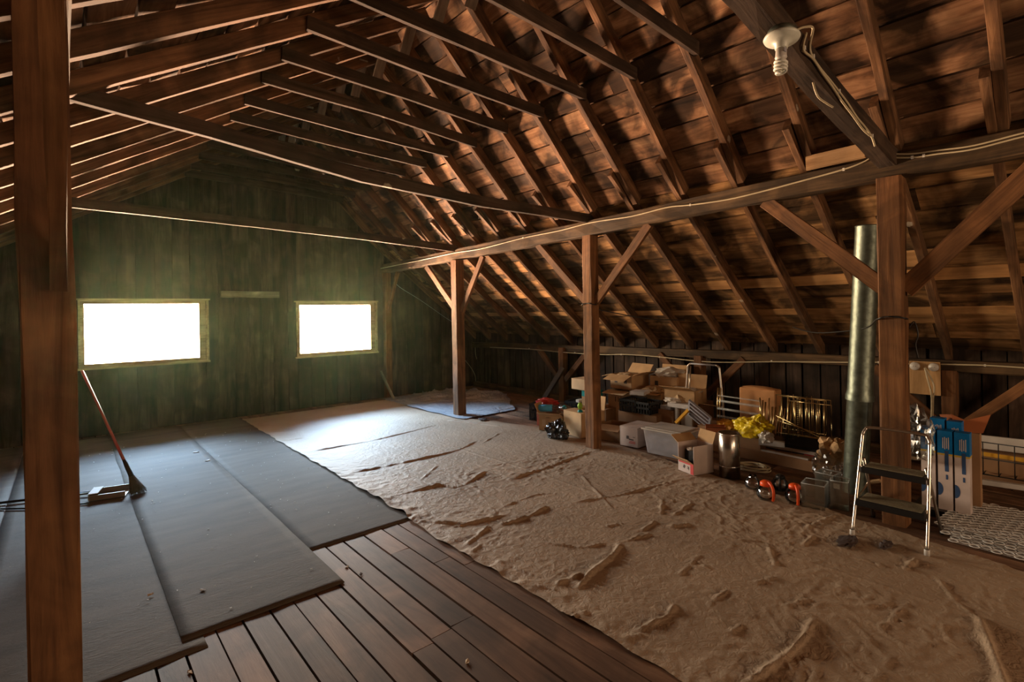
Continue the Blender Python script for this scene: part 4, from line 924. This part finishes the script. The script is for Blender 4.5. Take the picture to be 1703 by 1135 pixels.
rack_panel(0, -.28, .24, .06, .46, 9).build('rack_panel', 'brass', wr); rack_panel(.06, -.22, .20, .10, .44, 7).build('rack_panel', 'brass', wr); rack_panel(-.05, -.30, .10, .08, .42, 6).build('rack_panel', 'brass', wr)
MB().tube([(-.06, .22, .25), (-.06, -.25, .07)], .005, 6).tube([(-.06, .20, .20), (-.06, -.20, .12)], .004, 6).build('brace_wire', 'brass', wr)
m3 = MB()
for i in range(20): m3.box((-.07, .0, .07 + i * .02), (.012, .016, .010))
m3.build('notched_strip', 'brass', wr)
tag(MB().box((0, 0, .09), (.40, .70, .18)).build('chest', 'black_plastic', None, (5.80, 2.12, 0)), 'low black box under the wire racks', 'box')
yb = at(1252, 716, 0, 5.35)
tag(MB().lump((0, 0, 0), (.08, .15, .10), 14, .6, 4, 1.7, True, .9).build('carrier_bag', 'yellow_plastic', None, yb - Vector((0, 0, .06))), 'crumpled yellow carrier bag on the low boxes behind the steel cylinder', 'bag')
tag(MB().lump((0, 0, 0), (.06, .10, .06), 24, .6, 3, 2, True, .9).build('carrier_bag', 'yellow_strap', None, at(1210, 712, 0, 5.45) - Vector((0, 0, .03))), 'dull orange plastic bag between the steel cylinder and the tray', 'bag')
tag(MB().lump((0, 0, 0), (.05, .06, .06), 34, .6, 3, 2, True, .9).build('carrier_bag', 'white_plastic', None, at(1274, 728, 0, 5.3) - Vector((0, 0, .05))), 'whitish crumpled bag right of the yellow carrier bag', 'bag')
# white trims lying side by side
for i, (p0_, p1_, z, w_, mt, lb) in enumerate([((1228, 742), (1345, 766), .10, .05, 'white_plastic', 'white plastic trim lying behind the coil, nearest one'), ((1228, 733), (1395, 762), .13, .05, 'white_plastic', 'long white plastic trim lying behind the coil'),
        ((1262, 735), (1305, 740), .20, .10, 'foam', 'short flat white panel on the plastic trims'), ((1300, 748), (1400, 770), .10, .03, 'print_red', 'red-edged trim lying in front of the white trims')]):
    a = fl(*p0_, z); b = fl(*p1_, z)
    tag(timber('plastic_trim', [a, b], .03, w_ * .6, mt, (0, 1, 0), jit=.0005), lb, 'trim')
tag(MB().box((0, 0, .05), (.30, 1.2, .10)).build('chest', 'dark_cardboard', None, (5.55, 2.15, 0)), 'flat dark box under the white trims', 'box')
# coil of flex
cl = []
q = random.Random(7)
for k in range(150): a = k / 150 * 2 * math.pi * 7; r = .13 + .03 * math.sin(k * .37) + q.uniform(-.004, .004); cl.append((r * math.cos(a) * .8, r * math.sin(a), .012 + .05 * k / 150))
tag(MB().tube(cl, .006, 5).build('flex_coil', 'cable_jacket', None, (5.05, 2.30, 0)), 'coil of tan flex on the floor right of the steel cylinder', 'coil')
# rubbish by the pipe
tag(MB().lump((0, 0, 0), (.09, .10, .12), 44, .6, 3, 1.8, True, .9).build('torn_carton', 'cardboard', None, at(1385, 752, 0, 5.35) - Vector((0, 0, .10))), 'torn tan cardboard left of the flue pipe', 'cardboard')
film('plastic_bag', Vector((5.28, 1.72, .02)), (.08, .10, .13), 8, 'clear plastic bag crumpled at the foot of the flue pipe')
for k, (dx, dz) in enumerate(((0, 0), (.05, .02))):
    tag(MB().box((0, 0, 0), (.06, .02, .10), Matrix.Rotation(R(30 - 50 * k), 3, 'X')).build('wood_offcut', 'scrap_wood', None, at(1380 + 14 * k, 738, 0, 5.35)), 'wood offcut sticking out of the torn cardboard, %s' % ('left one', 'right one')[k], 'offcut')

# ------------------------------------------------------------------ clear vessels on the floor
def flask(px, py, r, label, handle=None, rz=0.0, seed=0):
    p = fl(px, py); o = thing('glass_jug', label, 'jug', (p.x, p.y, .004), rz, None)
    MB().lathe([(0, 0), (r * .7, 0), (r, r * .5), (r * 1.02, r * .9), (r * .8, r * 1.45), (r * .45, r * 1.75), (r * .5, r * 1.95), (r * .47, r * 1.95), (r * .42, r * 1.75), (r * .76, r * 1.42), (r * .97, r * .88), (r * .95, r * .5), (r * .66, .004), (0, .004)], 28).build('vessel', 'clear_glass', o)
    if handle:
        MB().lathe([(r * .50, r * 1.55), (r * .62, r * 1.62), (r * .60, r * 1.98), (r * .40, r * 2.15), (0, r * 2.18)], 20).build('lid', handle, o)
        MB().tube(smooth_path([(-r * .4, 0, r * 2.08), (-r * .95, 0, r * 1.9), (-r * 1.3, 0, r * 1.3), (-r * 1.25, 0, r * .5), (-r * 1.15, 0, r * .25)], 5), r * .15, 8).build('handle', handle, o)
    return o
flask(1252, 815, .065, 'clear glass jug without a handle, left end of the glassware')
flask(1274, 832, .072, 'clear glass jug with an orange handle, left of the two', 'orange_plastic', R(60))
flask(1322, 838, .072, 'clear glass jug with an orange handle, right of the two', 'orange_plastic', R(35))
flask(1298, 816, .062, 'clear glass jug with a black handle behind the orange-handled ones', 'black_plastic', R(20))
flask(1290, 812, .04, 'small clear glass jug behind the orange-handled ones')
def clear_box(px, py, w_, d_, h_, rz, label):
    p = fl(px, py); o = thing('clear_container', label, 'container', (p.x + .05, p.y, .004), rz); m3 = MB()
    m3.box((0, 0, .002), (w_, d_, .003)).box((-w_ / 2, 0, h_ / 2), (.003, d_, h_)).box((w_ / 2, 0, h_ / 2), (.003, d_, h_)).box((0, -d_ / 2, h_ / 2), (w_, .003, h_)).box((0, d_ / 2, h_ / 2), (w_, .003, h_)); m3.build('walls', 'clear_film', o)
    m3 = MB()
    for s in (-1, 1): m3.tube([(s * w_ / 2, -d_ / 2, h_), (s * w_ / 2, d_ / 2, h_)], .004, 6).tube([(-w_ / 2, s * d_ / 2, h_), (w_ / 2, s * d_ / 2, h_)], .004, 6)
    m3.build('rim', 'pale_film', o); return o
clear_box(1352, 846, .16, .16, .19, R(8), 'clear square container beside the orange-handled jugs')
clear_box(1374, 836, .14, .14, .23, R(-5), 'clear square container, middle one beside the flue pipe')
clear_box(1394, 848, .13, .12, .22, R(12), 'clear square container with a white label near the flue pipe')
tag(MB().box((0, 0, 0), (.003, .045, .04)).build('label_card', 'paper', None, (fl(1393, 842).x - .015, fl(1393, 842).y, .16)), 'white label on the container near the flue pipe', 'label')

# ------------------------------------------------------------------ dusty air
m = bpy.data.materials.new('dusty_air'); m.use_nodes = True; n = m.node_tree; n.nodes.clear()
vo = n.nodes.new('ShaderNodeVolumeScatter'); vo.inputs['Color'].default_value = (.66, .92, .56, 1); vo.inputs['Density'].default_value = .00065; vo.inputs['Anisotropy'].default_value = .86
om = n.nodes.new('ShaderNodeOutputMaterial'); n.links.new(vo.outputs[0], om.inputs['Volume']); M['dusty_air'] = m
ha = MB().box((2.08, 2.35, 2.33), (9.2, 13.2, 4.78)).build('dusty_air', 'dusty_air')
tag(ha, 'thin dusty haze hanging in the attic air', 'haze', None, 'stuff')
